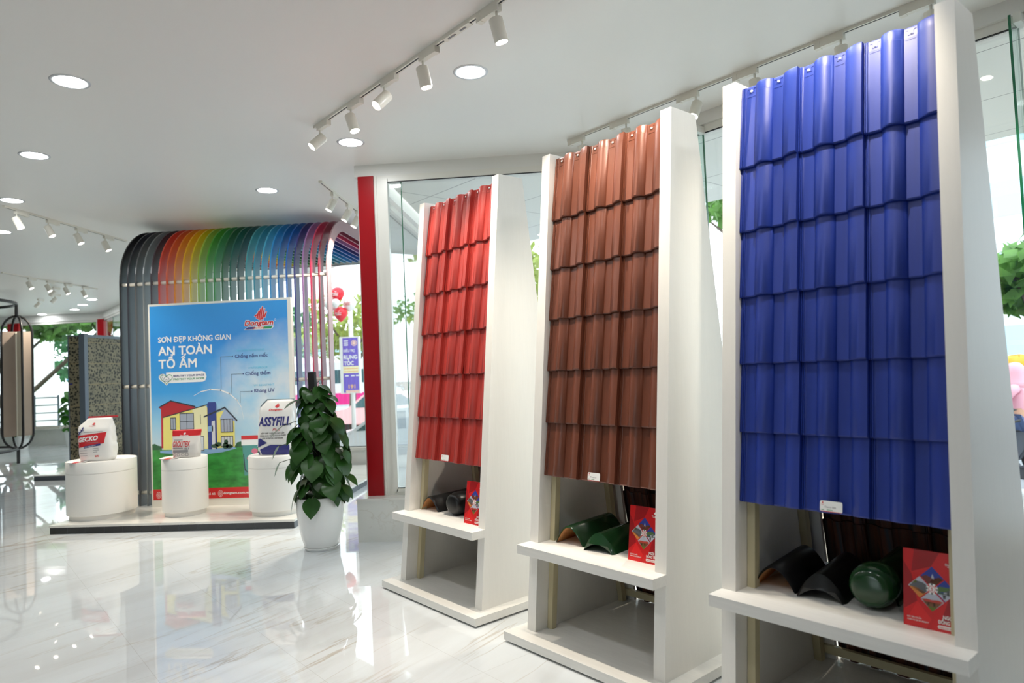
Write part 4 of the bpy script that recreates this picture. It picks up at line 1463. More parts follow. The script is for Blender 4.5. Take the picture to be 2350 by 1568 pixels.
# tall putty bag
g = thing('putty_bag', 'tall white wall putty bag with navy base, half behind the plant leaves', 'bag', (-3.47, 7.82, ZP), 0.0)
bag = Bag([(0, -0.205), (0.05, -0.212), (0.3, -0.200), (0.55, -0.184), (0.60, -0.140), (0.645, -0.095)], [(0, 0.205), (0.05, 0.215), (0.3, 0.215), (0.55, 0.235), (0.645, 0.235)], [(0, 0.085), (0.06, 0.10), (0.35, 0.10), (0.52, 0.06), (0.645, 0.008)], 0.645)
bm = BM(); bag.mesh(bm); obj('sack', fixn(bm), BAGW, g, smooth=True)
bm = BM()
strip3 = [(-0.182, -0.004, 0.562), (-0.145, -0.006, 0.604), (-0.095, 0.0, 0.652), (0.0, 0.0, 0.648), (0.235, 0.0, 0.645)]
tube(bm, strip3, 0.007, 8)
obj('grey_seam', bm, pbr('seam_grey', (104, 124, 134), 0.5), g)
bm = BM()
f1, f2_ = bag.f3(1), bag.f3(2)
gridpoly(bm, (-0.199, 0.090), (-0.067, 0.146), (-0.150, 0.200), (-0.188, 0.192), f1, 2, 10, 6)
gridpoly(bm, (-0.140, 0.008), (0.190, 0.006), (0.190, 0.116), (-0.024, 0.124), f1, 2, 12, 6)
gridpoly(bm, (-0.140, 0.008), (-0.024, 0.04), (-0.024, 0.124), (-0.164, 0.071), f1, 2, 6, 6)
gridpoly(bm, (-0.206, 0.010), (-0.168, 0.008), (-0.168, 0.046), (-0.206, 0.046), f1, 2, 3, 3)
write(bm, "ASSYFILL", -0.174, 0.347, f1, 0.098, 0.385, 2, bold=0.03, shear=0.15)
for k, (x, y, w_) in enumerate(((-0.139, 0.250, 0.28), (-0.159, 0.222, 0.32), (-0.125, 0.192, 0.25))):
    write(bm, ("BỘT TRÉT TƯỜNG CAO CẤP", "DÙNG CHO NỘI & NGOẠI THẤT", "FOR INTERIOR & EXTERIOR")[k], x, y, f1, 0.015, w_, 4, bold=0.015)
write(bm, "Plus", 0.003, 0.285, f1, 0.032, 0.09, 1, shear=0.3)
flame(bm, 0.008, 0.552, 0.060, 0.052, f1, 1)
write(bm, "Dongtam", -0.053, 0.522, f1, 0.020, 0.163, 1, bold=0.025, shear=0.2)
obj('print', bm, PRM, g)

def leaflet(x, y, rot, label, z=ZP):
    t = thing('leaflet', label, 'leaflet', (x, y, z), rot, 'leaflets on the pedestals')
    bm = BM()
    nn = 8
    for i in range(nn):
        x0, x1 = -0.105 + 0.21 * i / nn, -0.105 + 0.21 * (i + 1) / nn
        z0, z1 = 0.002 + 0.012 * (2 * i / nn - 1) ** 2, 0.002 + 0.012 * (2 * (i + 1) / nn - 1) ** 2
        mi = 1 if 2 <= i <= 4 else 0
        face(bm, [(x0, -0.07, z0), (x1, -0.07, z1), (x1, 0.07, z1), (x0, 0.07, z0)], mi)
    r = bmesh.ops.extrude_face_region(bm, geom=bm.faces[:])
    for e in r['geom']:
        if isinstance(e, bmesh.types.BMVert):
            e.co.z -= 0.0018
    obj('sheet', fixn(bm), [PRINT_WHITE, PRINT_RED], t)
    bm = BM()
    box(bm, -0.10, 0.10, -0.066, 0.066, 0.0, 0.0022)
    obj('lower_sheet', bm, PRINT_GREY, t)
leaflet(-5.83, 7.655, 0.25, 'folded leaflet lying before the adhesive bag on the widest pedestal')
leaflet(-4.735, 7.735, 0.15, 'red and white leaflet lying before the pouch on the slim pedestal')

# ------------------------------------------------------------------ potted plant
pl = thing('potted_plant', 'leafy green climbing plant on a black pole in a tall white pot', 'potted plant', (-2.478, 6.55, 0))
bm = BM(); lathe(bm, [(0.0, 0.0), (0.150, 0.0), (0.172, 0.028), (0.165, 0.030), (0.148, 0.012), (0.0, 0.012)], 48); obj('saucer', bm, CERAMIC, pl, ang=50)
bm = BM(); lathe(bm, [(0.0, 0.013), (0.140, 0.013), (0.158, 0.035), (0.185, 0.12), (0.212, 0.25), (0.226, 0.37), (0.231, 0.47), (0.231, 0.512), (0.226, 0.517), (0.214, 0.514), (0.212, 0.47)], 56); obj('pot', bm, CERAMIC, pl, ang=60)
bm = BM(); lathe(bm, [(0.2125, 0.475), (0.12, 0.485), (0.0, 0.49)], 40); obj('soil', bm, SOIL, pl, smooth=True)
bm = BM()
M = Matrix.Translation((0.0, 0, 0.47)) @ Matrix.Rotation(-0.035, 4, 'Y')
box(bm, -0.032, 0.032, -0.032, 0.032, 0.0, 1.265, M=M)
obj('moss_pole', bm, pbr('black_pole', (22, 22, 23), 0.7), pl)
LEAF1 = leaf_mat('plant_leaf', (44, 84, 32), 0.28, 0.22, 4.0)
rnd = random.Random(11)
def heart_leaf(bm, base, d, size, droop, roll):
    """pointed heart leaf growing from base along d, bending down"""
    d = Vector(d).normalized()
    side = d.cross(Vector((0, 0, 1)))
    if side.length < 0.05:
        side = Vector((1, 0, 0))
    side.normalize()
    side = Quaternion(d, roll) @ side
    nrm = side.cross(d).normalized()
    prof = [(0.0, 0.16), (0.06, 0.34), (0.18, 0.45), (0.34, 0.47), (0.52, 0.42), (0.70, 0.29), (0.85, 0.15), (1.0, 0.0)]
    L, C, Rr = [], [], []
    p = Vector(base)
    pt = 0.0
    dd = d.copy()
    for t, w in prof:
        st = (t - pt) * size
        dd = (dd + Vector((0, 0, -droop * (t - pt) * 1.8))).normalized()
        p = p + dd * st
        pt = t
        nn = side.cross(dd).normalized()
        up = 0.10 * w * size
        C.append(bm.verts.new(p))
        back = -0.07 * size if t == 0 else 0.0
        if w > 0:
            L.append(bm.verts.new(p + side * w * size + nn * up + dd * back))
            Rr.append(bm.verts.new(p - side * w * size + nn * up + dd * back))
    for i in range(len(prof) - 2):
        bm.faces.new((C[i], L[i], L[i + 1], C[i + 1]))
        bm.faces.new((C[i], C[i + 1], Rr[i + 1], Rr[i]))
    bm.faces.new((C[-2], L[-1], C[-1])); bm.faces.new((C[-2], C[-1], Rr[-1]))
bm = BM(); bs = BM()
def wide(z):
    return lerp_tab([(0.45, 0.24), (0.60, 0.31), (0.80, 0.35), (1.05, 0.32), (1.25, 0.25), (1.45, 0.17), (1.60, 0.09)], z)
nl = 120
for k in range(nl):
    z = 0.52 + 1.06 * (k + 0.5) / nl
    a = k * 2.39996 + rnd.uniform(-0.4, 0.4)
    rr = wide(z) * rnd.uniform(0.45, 1.0)
    c = Vector((0.03 - 0.05 * (z - 0.5), 0, z))
    base = c + Vector((math.cos(a) * rr * 0.72, math.sin(a) * rr * 0.72, rnd.uniform(-0.02, 0.05)))
    d = Vector((math.cos(a + rnd.uniform(-0.5, 0.5)), math.sin(a + rnd.uniform(-0.5, 0.5)), rnd.uniform(-1.5, -0.25) if rr > 0.10 else rnd.uniform(-0.8, 0.3)))
    size = rnd.uniform(0.15, 0.23) * (0.85 if z > 1.3 else 1.0)
    heart_leaf(bm, base, d, size, rnd.uniform(0.5, 1.1), rnd.uniform(-0.5, 0.5))
    tube(bs, [c + Vector((0, 0, -0.06)), c * 0.4 + base * 0.6 + Vector((0, 0, 0.03)), base], 0.0035, 5)
# a few leaves that stand out in the silhouette
for base, d, size, droop in (((0.01, -0.23, 0.52), (0.0, -0.35, -1.0), 0.19, 0.2), ((-0.22, -0.10, 0.52), (-0.25, -0.1, -1), 0.16, 0.2), ((0.10, -0.05, 1.50), (0.9, -0.2, -0.25), 0.17, 0.2), ((0.06, -0.05, 1.60), (0.8, -0.2, -0.35), 0.13, 0.2),
                             ((-0.30, -0.12, 1.22), (-0.75, -0.2, -0.6), 0.18, 0.1), ((-0.36, -0.10, 1.02), (-0.5, -0.1, -0.9), 0.14, 0.1), ((-0.36, -0.08, 0.86), (-0.4, -0.1, -0.9), 0.15, 0.1), ((0.30, -0.06, 0.72), (0.75, -0.1, -0.6), 0.16, 0.2), ((0.28, -0.1, 0.62), (0.6, -0.1, -0.7), 0.16, 0.2),
                             ((0.25, -0.05, 1.12), (0.5, -0.1, -0.9), 0.17, 0.2), ((0.28, -0.05, 0.95), (0.4, -0.1, -0.9), 0.14, 0.2), ((0.20, -0.12, 1.28), (0.7, -0.3, -0.6), 0.16, 0.2), ((-0.12, -0.1, 1.47), (-0.9, -0.1, -0.2), 0.20, 0.3)):
    heart_leaf(bm, base, d, size, droop, 0.0)
    tube(bs, [(0.0, 0, base[2] + 0.02), (base[0] * 0.6, base[1] * 0.6, base[2] + 0.04), base], 0.0035, 5)
obj('leaves', bm, LEAF1, pl, smooth=True)
obj('stems', bs, pbr('plant_stem', (72, 84, 44), 0.5), pl, smooth=True)

# ------------------------------------------------------------------ rotating tile rack and grey tile panels at the far side
rk = thing('rotating_tile_rack', 'tall black ring rack with hanging oval frames of beige tiles, cut by the photo edge', 'display rack', (-13.56, 13.75, 0))
RR = 1.30
for z, r in ((3.66, 0.035), (0.34, 0.03)):
    bm = BM()
    tube(bm, [(RR * math.cos(2 * PI * k / 40), RR * math.sin(2 * PI * k / 40), z) for k in range(40)], r, 8, True)
    obj('ring', bm, BLACK, rk, smooth=True)
for k in range(6):
    a = 0.71 + k * PI / 3
    bm = BM(); tube(bm, [(RR * math.cos(a), RR * math.sin(a), 0.0), (RR * math.cos(a), RR * math.sin(a), 0.36)], 0.035, 8); obj('foot', bm, BLACK, rk)
    bm = BM(); tube(bm, [(RR * math.cos(a), RR * math.sin(a), 3.35), (RR * math.cos(a), RR * math.sin(a), 3.66)], 0.035, 8); obj('hanger', bm, BLACK, rk)
TILE_BEIGE = pbr('beige_tile_panel', (176, 160, 148), 0.25, var=0.06, vscale=2.0)
TILE_CREAM = pbr('cream_tile_panel', (226, 222, 206), 0.2)
for k in range(6):
    a = 0.71 + k * PI / 3
    cx, cy = RR * math.cos(a), RR * math.sin(a)
    for j, th in enumerate((0.0, PI / 2 + 0.33)):
        ct, st = math.cos(th + a), math.sin(th + a)
        hw, zt, zb = 0.29, 3.38, 0.34
        pts = []
        for i in range(13):
            q = PI * i / 12
            pts.append((hw * math.cos(q), zt - 0.42 + 0.42 * math.sin(q)))
        for i in range(13):
            q = PI + PI * i / 12
            pts.append((hw * math.cos(q), zb + 0.36 + 0.36 * math.sin(q)))
        bm = BM()
        tube(bm, [(cx + x * ct, cy + x * st, z) for x, z in pts], 0.026, 8, True)
        obj('oval_frame', bm, BLACK, rk, smooth=True)
        bm = BM()
        for s_ in (-1, 1):
            M = Matrix.Translation((cx, cy, 0)) @ Matrix(((ct, -st, 0, 0), (st, ct, 0, 0), (0, 0, 1, 0), (0, 0, 0, 1)))
            box(bm, min(s_ * 0.03, s_ * 0.265), max(s_ * 0.03, s_ * 0.265), -0.012, 0.012, 0.62, 3.02, M=M)
        obj('tile_panel', bm, TILE_BEIGE if j == 0 else TILE_CREAM, rk)

m, nt, b = nt_of('speckled_stone_tile')
n = N(nt)
oc = n.coord()
vo = n.node('TexVoronoi'); vo.inputs['Scale'].default_value = 20.0
nt.links.new(oc, vo.inputs['Vector'])
sp = n.maprange(n.math('ADD', vo.outputs['Distance'], n.math('MULTIPLY', n.math('SUBTRACT', n.noise(oc, 30.0, 2.0), 0.5), 0.25)), 0.36, 0.50)
base_ = n.mix(n.maprange(n.noise(oc, 3.0, 3.0), 0.35, 0.65), lin((118, 110, 90)), lin((140, 130, 104)))
col = n.mix(sp, lin((48, 48, 40)), base_)
z = n.sep(oc)[2]
fz = n.math('FRACT', n.math('DIVIDE', z, 0.405))
seam = n.math('LESS_THAN', fz, 0.035)
nt.links.new(n.mix(seam, col, lin((148, 132, 98))), b.inputs['Base Color'])
b.inputs['Roughness'].default_value = 0.55
b.inputs['Specular IOR Level'].default_value = 0.25
SPECK = m
tp = thing('tile_display_panel', 'grey framed panel of speckled stone tiles behind the widest pedestal', 'display panel', (-9.16, 12.2, 0.1))
bm = BM(); box(bm, -0.055, 0.055, -0.05, 0.05, 0.0, 2.60); obj('post', bm, GREYMETAL, tp)
bm = BM(); box(bm, -0.28, -0.055, -0.02, 0.02, 0.05, 2.55); obj('side_tiles', bm, SPECK, tp)
bm = BM(); box(bm, -0.30, -0.28, -0.025, 0.025, 0.0, 2.57); box(bm, -0.30, -0.05, -0.025, 0.025, 2.55, 2.575); obj('side_frame', bm, GREYMETAL, tp)
bm = BM(); box(bm, -0.03, 0.03, 0.05, 1.6, 0.05, 2.53); obj('long_tiles', bm, SPECK, tp)
bm = BM(); box(bm, -0.04, 0.04, 0.05, 1.63, 2.53, 2.585); box(bm, -0.04, 0.04, 1.60, 1.63, 0.0, 2.53); obj('long_frame', bm, GREYMETAL, tp)
bm = BM(); box(bm, -0.275, -0.22, -0.024, -0.02, 1.63, 1.66); obj('name_tag', bm, PRINT_NAVY, tp)
p2 = thing('tile_platform', 'second low platform with grey skirting under the speckled tile panel', 'platform', (-9.80, 11.72, 0))
bm = BM(); prism(bm, [(0.0, 0.0), (2.0, 0.0), (2.0, 0.9), (1.2, 2.0), (0.66, 2.3), (0.30, 0.55)], lambda a, b_, c: (a, b_, c), 0.0, 0.082); obj('skirting', fixn(bm), GREY_AND_LIT_STONE, p2)
bm = BM(); prism(bm, [(-0.005, -0.005), (2.005, -0.005), (2.005, 0.9), (1.203, 2.003), (0.655, 2.305), (0.295, 0.55)], lambda a, b_, c: (a, b_, c), 0.082, 0.10); obj('marble_top', fixn(bm), MARBLE, p2)

# small plants standing by the far glass
def small_plant(x, y, label, seed):
    t = thing('small_potted_plant', label, 'potted plant', (x, y, 0.0), 0.0, 'small plants by the far glass')
    bm = BM(); lathe(bm, [(0.0, 0.0), (0.14, 0.0), (0.20, 0.42), (0.18, 0.42), (0.17, 0.38), (0.0, 0.38)], 24); obj('pot', bm, CERAMIC, t, ang=50)
    bm = BM(); q = random.Random(seed)
    for k in range(46):
        z = 0.5 + 1.1 * k / 46
        a = k * 2.4
        heart_leaf(bm, (0.13 * math.cos(a), 0.13 * math.sin(a), z), (math.cos(a), math.sin(a), q.uniform(-0.6, 0.2)), q.uniform(0.2, 0.3), 0.6, q.uniform(-.4, .4))
    obj('leaves', bm, leaf_mat('small_plant_leaf_%d' % seed, (60, 120, 40), 0.35, 0.35), t, smooth=True)
small_plant(-15.65, 18.3, 'small green potted plant by the far glass, beside the rotating rack', 3)
small_plant(-14.12, 18.3, 'small green potted plant by the far glass, beside the speckled tile panel', 4)

# ------------------------------------------------------------------ outside
GZ = -0.38
bm = BM()
face(bm, [(-130, -60, GZ), (130, -60, GZ), (130, 160, GZ), (-130, 160, GZ)])
m, nt, b = nt_of('pale_paving')
n = N(nt)
p = n.pos()
nt.links.new(n.ramp(n.noise(p, 0.6, 4.0), [(0.3, lin((176, 178, 180))), (0.7, lin((206, 206, 204)))]), b.inputs['Base Color'])
b.inputs['Roughness'].default_value = 0.7
struct('ground', bm, m)
bm = BM()
q = [AB(-40, 12.0, GZ + 0.004), AB(-40, 24.0, GZ + 0.004), AB(60, 24.0, GZ + 0.004), AB(60, 12.0, GZ + 0.004)]
face(bm, q)
struct('road', fixn(bm), pbr('grey_road', (150, 154, 160), 0.7, var=0.08, vscale=0.8))
bm = BM()
gx = [(-30, 24.5), (-13.0, 23.0), (-12.0, 26.5), (-30, 28.0)]
prism(bm, gx, lambda a, b_, c: (a, b_, c), GZ, GZ + 0.25)
g_ = obj('lawn', fixn(bm), pbr('lawn_green', (128, 160, 92), 0.9, var=0.3, vscale=3.0))
g_['kind'] = 'structure'

# building plinth under the shop and the soffit of the canopy over the pavement
bm = BM()
ins = [(-25.9, -7.9), (p_end.x - 0.1, -7.9), (p_end.x + 0.05, p_end.y), (CX1 + 0.05, 7.05), (-2.05, 7.05), (-2.05, 12.1), (-6.45, 12.1), (-13.7, 19.35), (-25.9, 19.35)]
prism(bm, ins, lambda a, b_, c: (a, b_, c), GZ, -0.004)
struct('wall_plinth', fixn(bm), WALLMARBLE)
m, nt, b = nt_of('soffit_panels')
n = N(nt)
s = n.sep(n.pos())
bb = n.math('MULTIPLY', n.math('ADD', s[0], s[1]), R2)
aa = n.math('MULTIPLY', n.math('SUBTRACT', s[1], s[0]), R2)
def seamline(v, per, w):
    f = n.math('FRACT', n.math('DIVIDE', v, per))
    return n.math('GREATER_THAN', n.math('ABSOLUTE', n.math('SUBTRACT', f, 0.5)), 0.5 - w / per)
l = n.math('MAXIMUM', seamline(bb, 1.22, 0.006), seamline(aa, 2.4, 0.006))
nt.links.new(n.mix(l, lin((226, 226, 218)), lin((120, 120, 116))), b.inputs['Base Color'])
b.inputs['Roughness'].default_value = 0.4
SOFFIT = m
bm = BM()
can = [AB(-9, 5.40), AB(-9, 9.2), AB(2.1, 8.79), AB(8.8, 8.13), AB(11.2, 7.95), AB(11.2, 6.45), AB(25.0, 5.8), Vector((-13.7, 19.42, 0)), Vector((-6.43, 12.15, 0)), Vector((-2.0, 12.15, 0)), Vector((-2.0, 7.12, 0)), Vector((CX1 + 0.08, 7.12, 0))]
prism(bm, [(v.x, v.y) for v in can], lambda a, b_, c: (a, b_, c), 3.95, 4.25)
struct('ceiling_canopy', fixn(bm), SOFFIT)
bm = BM(); box(bm, -26.0, -13.75, 19.45, 22.6, 3.95, 4.2)
struct('ceiling_canopy_far', bm, SOFFIT)

def tree(name, label, base, h, crown, nleaf, seed, col, blobs=9, branches=5, leaf=0.22, group='street trees outside the glass'):
    """crown = (dx, dy, dz centre above base, radius xy, radius z)"""
    t = thing(name, label, 'tree', base, 0.0, group)
    q = random.Random(seed)
    bm = BM()
    cx, cy, cz, rx, rz = crown
    pts = [(0, 0, 0), (0.05, 0.03, h * 0.35), (cx * 0.4, cy * 0.4, h * 0.6), (cx, cy, cz)]
    tube(bm, pts, [0.17, 0.14, 0.11, 0.05], 8)
    for k in range(branches):
        a = k * 2.4 + seed
        z0 = h * q.uniform(0.45, 0.75)
        s0 = Vector((cx * 0.3, cy * 0.3, z0))
        e = Vector((cx + rx * 0.8 * math.cos(a), cy + rx * 0.8 * math.sin(a), cz + rz * q.uniform(-0.4, 0.5)))
        mid = (s0 + e) / 2 + Vector((0, 0, 0.25))
        tube(bm, [s0, mid, e], [0.08, 0.06, 0.02], 6)
    obj('trunk', bm, BARK, t, smooth=True)
    bm = BM()
    bl = []
    for k in range(blobs):
        a = k * 2.4 + seed * 1.3
        r = math.sqrt((k + 0.5) / blobs)
        bl.append(Vector((cx + rx * 0.75 * r * math.cos(a), cy + rx * 0.75 * r * math.sin(a), cz + rz * q.uniform(-0.6, 0.6))))
    for k in range(nleaf):
        c = bl[k % blobs]
        d = Vector((q.gauss(0, 1), q.gauss(0, 1), q.gauss(0, 1)))
        d.normalize()
        p = c + Vector((d.x * rx, d.y * rx, d.z * rz)) * 0.42 * q.uniform(0.5, 1.0)
        s = leaf * q.uniform(0.6, 1.3)
        u = Vector((q.gauss(0, 1), q.gauss(0, 1), q.gauss(0, 1))).normalized()
        w = u.cross(d)
        if w.length < 1e-3:
            continue
        w.normalize()
        u = u * s
        w = w * s * 0.5
        face(bm, [p - u, p - w * 0.9, p + u, p + w * 0.9])
    obj('foliage', bm, col, t)
    return t
BARK = pbr('bark', (96, 84, 74), 0.85, var=0.25, vscale=6.0)
LG1 = leaf_mat('tree_leaf_green', (98, 142, 66), 0.5, 0.4, 1.5)
LG2 = leaf_mat('tree_leaf_yellow', (158, 172, 92), 0.5, 0.45, 1.5)
LG3 = leaf_mat('tree_leaf_dark', (66, 118, 76), 0.5, 0.35, 1.5)
q = AB(3.05, 15.6, GZ)
tree('street_tree', 'leafy street tree seen past the outer post of the blue stand', q, 3.2, (0.0, 0.0, 3.5, 1.6, 0.9), 900, 5, LG1)
q = AB(8.3, 16.0, GZ)
tree('street_tree', 'street tree whose dark branches show between brown and blue stands', q, 4.6, (0.2, 0.0, 6.1, 2.6, 1.0), 1100, 8, LG1, branches=9)
tree('street_tree', 'yellowish street tree showing in the gap between red and brown stands', (-0.3, 24.0, GZ), 4.5, (0.0, 0.0, 5.2, 2.6, 1.9), 900, 12, LG2)
tree('street_tree', 'pale green tree seen through the glass beside the red pillar', (-8.0, 36.0, GZ), 3.6, (0.0, 0.0, 4.6, 2.4, 1.8), 800, 15, LG3)
tree('street_tree', 'small orange green tree through the glass beside the red stand', (-5.0, 25.0, GZ), 3.0, (0.0, 0.0, 3.5, 1.5, 1.0), 600, 16, LG2)
tree('street_tree', 'broad yellow green tree behind the balloons', (-9.4, 29.0, GZ), 4.0, (0.0, 0.0, 4.3, 2.4, 1.6), 900, 21, LG2)
tree('street_tree', 'green tree behind the pink and lilac ribs of the arch', (-14.9, 35.0, GZ), 4.0, (0.0, 0.0, 4.6, 2.6, 1.8), 900, 22, LG3)
tree('street_tree', 'dense green tree nearest the speckled tile panel, far outside', (-17.0, 25.4, GZ), 4.0, (-0.3, 0.0, 4.9, 1.9, 0.8), 2200, 31, LG1, leaf=0.2)
tree('street_tree', 'leaning tree with a bare slanted branch outside the far glass', (-22.6, 25.0, GZ), 3.6, (1.7, 0.0, 4.6, 1.9, 0.9), 2200, 33, LG1, leaf=0.2, branches=2)
tree('street_tree', 'bluish green tree further off behind the blue parasol', (-25.5, 35.0, GZ), 3.5, (0.0, 0.0, 3.9, 2.6, 1.6), 1800, 34, LG3)
bm = BM()
tube(bm, [(-21.4, 25.0, 1.2), (-20.2, 25.0, 2.15), (-18.9, 25.0, 3.2), (-17.6, 25.0, 4.2)], [0.10, 0.085, 0.07, 0.05], 8)
tag(obj('tree_branch', bm, BARK, smooth=True), 'bare slanted branch crossing the far window', 'branch')

tree('low_shrub', 'low orange green shrub far outside the glass beside the red stand', (-5.6, 28.5, GZ), 1.4, (0.0, 0.0, 1.7, 2.0, 0.9), 700, 41, leaf_mat('shrub_leaf', (176, 140, 92), 0.5, 0.4, 1.5), group='street plants outside the glass')
# balloons, pole and advertising sign in front of the back glass
BAL_R = pbr('balloon_red', (226, 28, 48), 0.25)
BAL_W = pbr('balloon_white', (236, 234, 230), 0.25)
def balloon(p, mat, lab, r=0.165, prt=None):
    t = thing('balloon', lab, 'balloon', p, 0.0, 'balloon cluster outside the back glass')
    bm = BM()
    lathe(bm, [(0.0, -r * 1.22), (0.012, -r * 1.2), (r * 0.25, -r * 1.05), (r * 0.66, -r * 0.68), (r * 0.93, -r * 0.22), (r, r * 0.15), (r * 0.9, r * 0.58), (r * 0.6, r * 0.90), (r * 0.25, r * 1.04), (0.0, r * 1.07)], 24)
    obj('skin', fixn(bm), mat, t, smooth=True)
    if prt:
        bm = BM()
        g = lambda x, z: (x, -math.sqrt(max(0.0, 1 - (x * x + z * z) / (r * r))) * r - 0.002, z)
        write(bm, "Dongtam", -0.085, -0.005, g, 0.03, 0.15, 0, bold=0.03, shear=0.2)
        flame(bm, -0.03, 0.035, 0.06, 0.055, g, 0)
        gridpoly(bm, (-0.07, -0.045), (0.06, -0.045), (0.06, -0.03), (-0.07, -0.03), g, 0, 6, 1)
        obj('print', bm, prt, t)
balloon((-5.42, 15.9, 3.66), BAL_R, 'upper red balloon of the cluster outside the back glass', prt=PRINT_WHITE)
balloon((-5.36, 15.9, 3.18), BAL_R, 'lower red balloon of the cluster outside the back glass', prt=PRINT_WHITE)
balloon((-5.16, 15.98, 3.42), BAL_W, 'white balloon with red print, nearest the red pillar', prt=PRINT_RED)
balloon((-5.62, 15.98, 3.42), BAL_W, 'plain white balloon, nearest the ribbed arch')
balloon((-5.41, 15.72, 3.42), BAL_W, 'small white balloon in the centre of the cluster', r=0.10)
sg = thing('sign_pole', 'white pole carrying the purple hair clinic advertisement outside', 'sign', (-5.3, 16.45, GZ))
bm = BM(); tube(bm, [(0, 0, 0), (0, 0, 4.6)], 0.055, 12); obj('pole', bm, PAINT, sg, smooth=True)
bm = BM(); box(bm, -0.25, 0.25, -0.16, -0.055, 1.62, 3.02); obj('board', bm, PAINT, sg)
PURP = pbr('sign_purple', (120, 104, 204), 0.4)
YEL = pbr('sign_yellow', (250, 240, 196), 0.4)
ORA = pbr('sign_orange', (246, 196, 140), 0.4)
PEACH = pbr('sign_peach', (246, 206, 190), 0.4)
bm = BM()
sl_ = lambda k: (lambda x, z: (x, -0.162 - 0.002 * k, 1.62 + z))
poly(bm, [(-0.17, 0.02), (0.215, 0.02), (0.215, 1.37), (-0.17, 1.37)], sl_(0), 0)
poly(bm, [(-0.17, 0.50), (0.215, 0.50), (0.215, 0.67), (-0.17, 0.67)], sl_(1), 2)
poly(bm, [(-0.12, 0.02), (0.215, 0.02), (0.215, 0.08), (-0.12, 0.08)], sl_(1), 4)
write(bm, "ĐIỀU TRỊ", -0.145, 1.02, sl_(1), 0.060, 0.27, 1, bold=0.02)
write(bm, "RỤNG", -0.145, 0.85, sl_(1), 0.090, 0.33, 1, bold=0.04)
write(bm, "TÓC", -0.145, 0.70, sl_(1), 0.090, 0.24, 1, bold=0.04)
write(bm, "191", -0.045, 0.13, sl_(1), 0.085, 0.16, 3, bold=0.03)
for x in (-0.13, 0.02, 0.14):
    poly(bm, [(x, 0.42), (x + 0.09, 0.42), (x + 0.09, 0.45), (x, 0.45)], sl_(1), 1)
for y in (0.53, 0.60):
    poly(bm, [(-0.15, y), (0.20, y), (0.20, y + 0.02), (-0.15, y + 0.02)], sl_(2), 3)
for y in (1.18, 1.23, 1.28):
    poly(bm, [(-0.14, y), (-0.03, y), (-0.03, y + 0.03), (-0.14, y + 0.03)], sl_(1), 1)
ringshape(bm, 0.12, 1.24, 0.075, 0.018, sl_(1), 4)
discshape(bm, 0.12, 1.24, 0.045, sl_(1), 4)
obj('advert_print', bm, [PURP, PRINT_WHITE, YEL, ORA, PEACH], sg)

# vehicles
CARW = pbr('car_white', (236, 238, 240), 0.2, coat=0.4)
CARG = pbr('car_window', (70, 100, 106), 0.08)
RUB = pbr('tyre_rubber', (34, 34, 36), 0.8)
PINK = pbr('van_pink', (232, 52, 140), 0.3)
def wheel(bm, x, y, z, r, w):
    for k in range(1):
        M = Matrix.Translation((x, y, z)) @ Matrix.Rotation(PI / 2, 4, 'X')
        n0 = len(bm.verts)
        lathe(bm, [(0.0, -w / 2), (r * 0.9, -w / 2), (r, -w / 4), (r, w / 4), (r * 0.9, w / 2), (0.0, w / 2)], 20)
        bm.verts.ensure_lookup_table()
        for v in bm.verts[n0:]:
            v.co = M @ v.co
def car(name, label, loc, rz, prof, glassp, W, mat, wheels, band=None, r=0.32):
    t = thing(name, label, 'car' if 'car' in name else 'van', loc, rz)
    bm = BM(); prism(bm, prof, lambda a, b_, c: (a, c, b_), -W / 2, W / 2); fixn(bm)
    bmesh.ops.bevel(bm, geom=bm.edges[:], offset=0.05, segments=2, affect='EDGES', clamp_overlap=True)
    obj('body', bm, mat, t, ang=40)
    for g_ in glassp:
        bm = BM()
        prism(bm, g_, lambda a, b_, c: (a, c, b_), -W / 2 - 0.012, -W / 2 + 0.01)
        prism(bm, g_, lambda a, b_, c: (a, c, b_), W / 2 - 0.01, W / 2 + 0.012)
        obj('window', fixn(bm), CARG, t)
    if band:
        bm = BM()
        prism(bm, band, lambda a, b_, c: (a, c, b_), -W / 2 - 0.010, -W / 2 + 0.01)
        obj('stripe', fixn(bm), PINK, t)
    for x in wheels:
        for y in (-W / 2 + 0.12, W / 2 - 0.12):
            bm = BM(); wheel(bm, x, y, r, r, 0.2); obj('wheel', fixn(bm), RUB, t, ang=40)
    return t
car('white_car', 'white car parked outside just beyond the red pillar', (-5.6, 14.6, GZ), 0.05,
    [(0.0, 0.30), (0.05, 0.72), (1.0, 0.88), (1.65, 1.32), (2.9, 1.36), (3.7, 0.98), (4.2, 0.92), (4.25, 0.32)], [[(1.15, 0.90), (1.70, 1.27), (2.2, 1.29), (2.2, 0.92)], [(2.27, 0.92), (2.27, 1.29), (2.85, 1.29), (3.4, 0.96)]], 1.7, CARW, (0.85, 3.35))
car('white_van', 'white minibus with a pink lower stripe on the far side of the street', (-16.0, 38.0, GZ), 0.02,
    [(0.0, 0.35), (0.0, 2.65), (0.3, 2.85), (8.4, 2.85), (8.8, 1.6), (9.0, 1.2), (9.0, 0.35)], [[(0.4, 1.65), (0.4, 2.4), (2.6, 2.4), (2.6, 1.65)], [(2.8, 1.65), (2.8, 2.4), (5.0, 2.4), (5.0, 1.65)], [(5.2, 1.65), (5.2, 2.4), (7.4, 2.4), (7.4, 1.65)], [(7.6, 1.65), (7.6, 2.4), (8.3, 2.4), (8.6, 1.65)]], 2.2, CARW, (1.6, 7.2), [(0.0, 0.45), (0.0, 1.1), (8.9, 1.1), (8.95, 0.45)], 0.42)
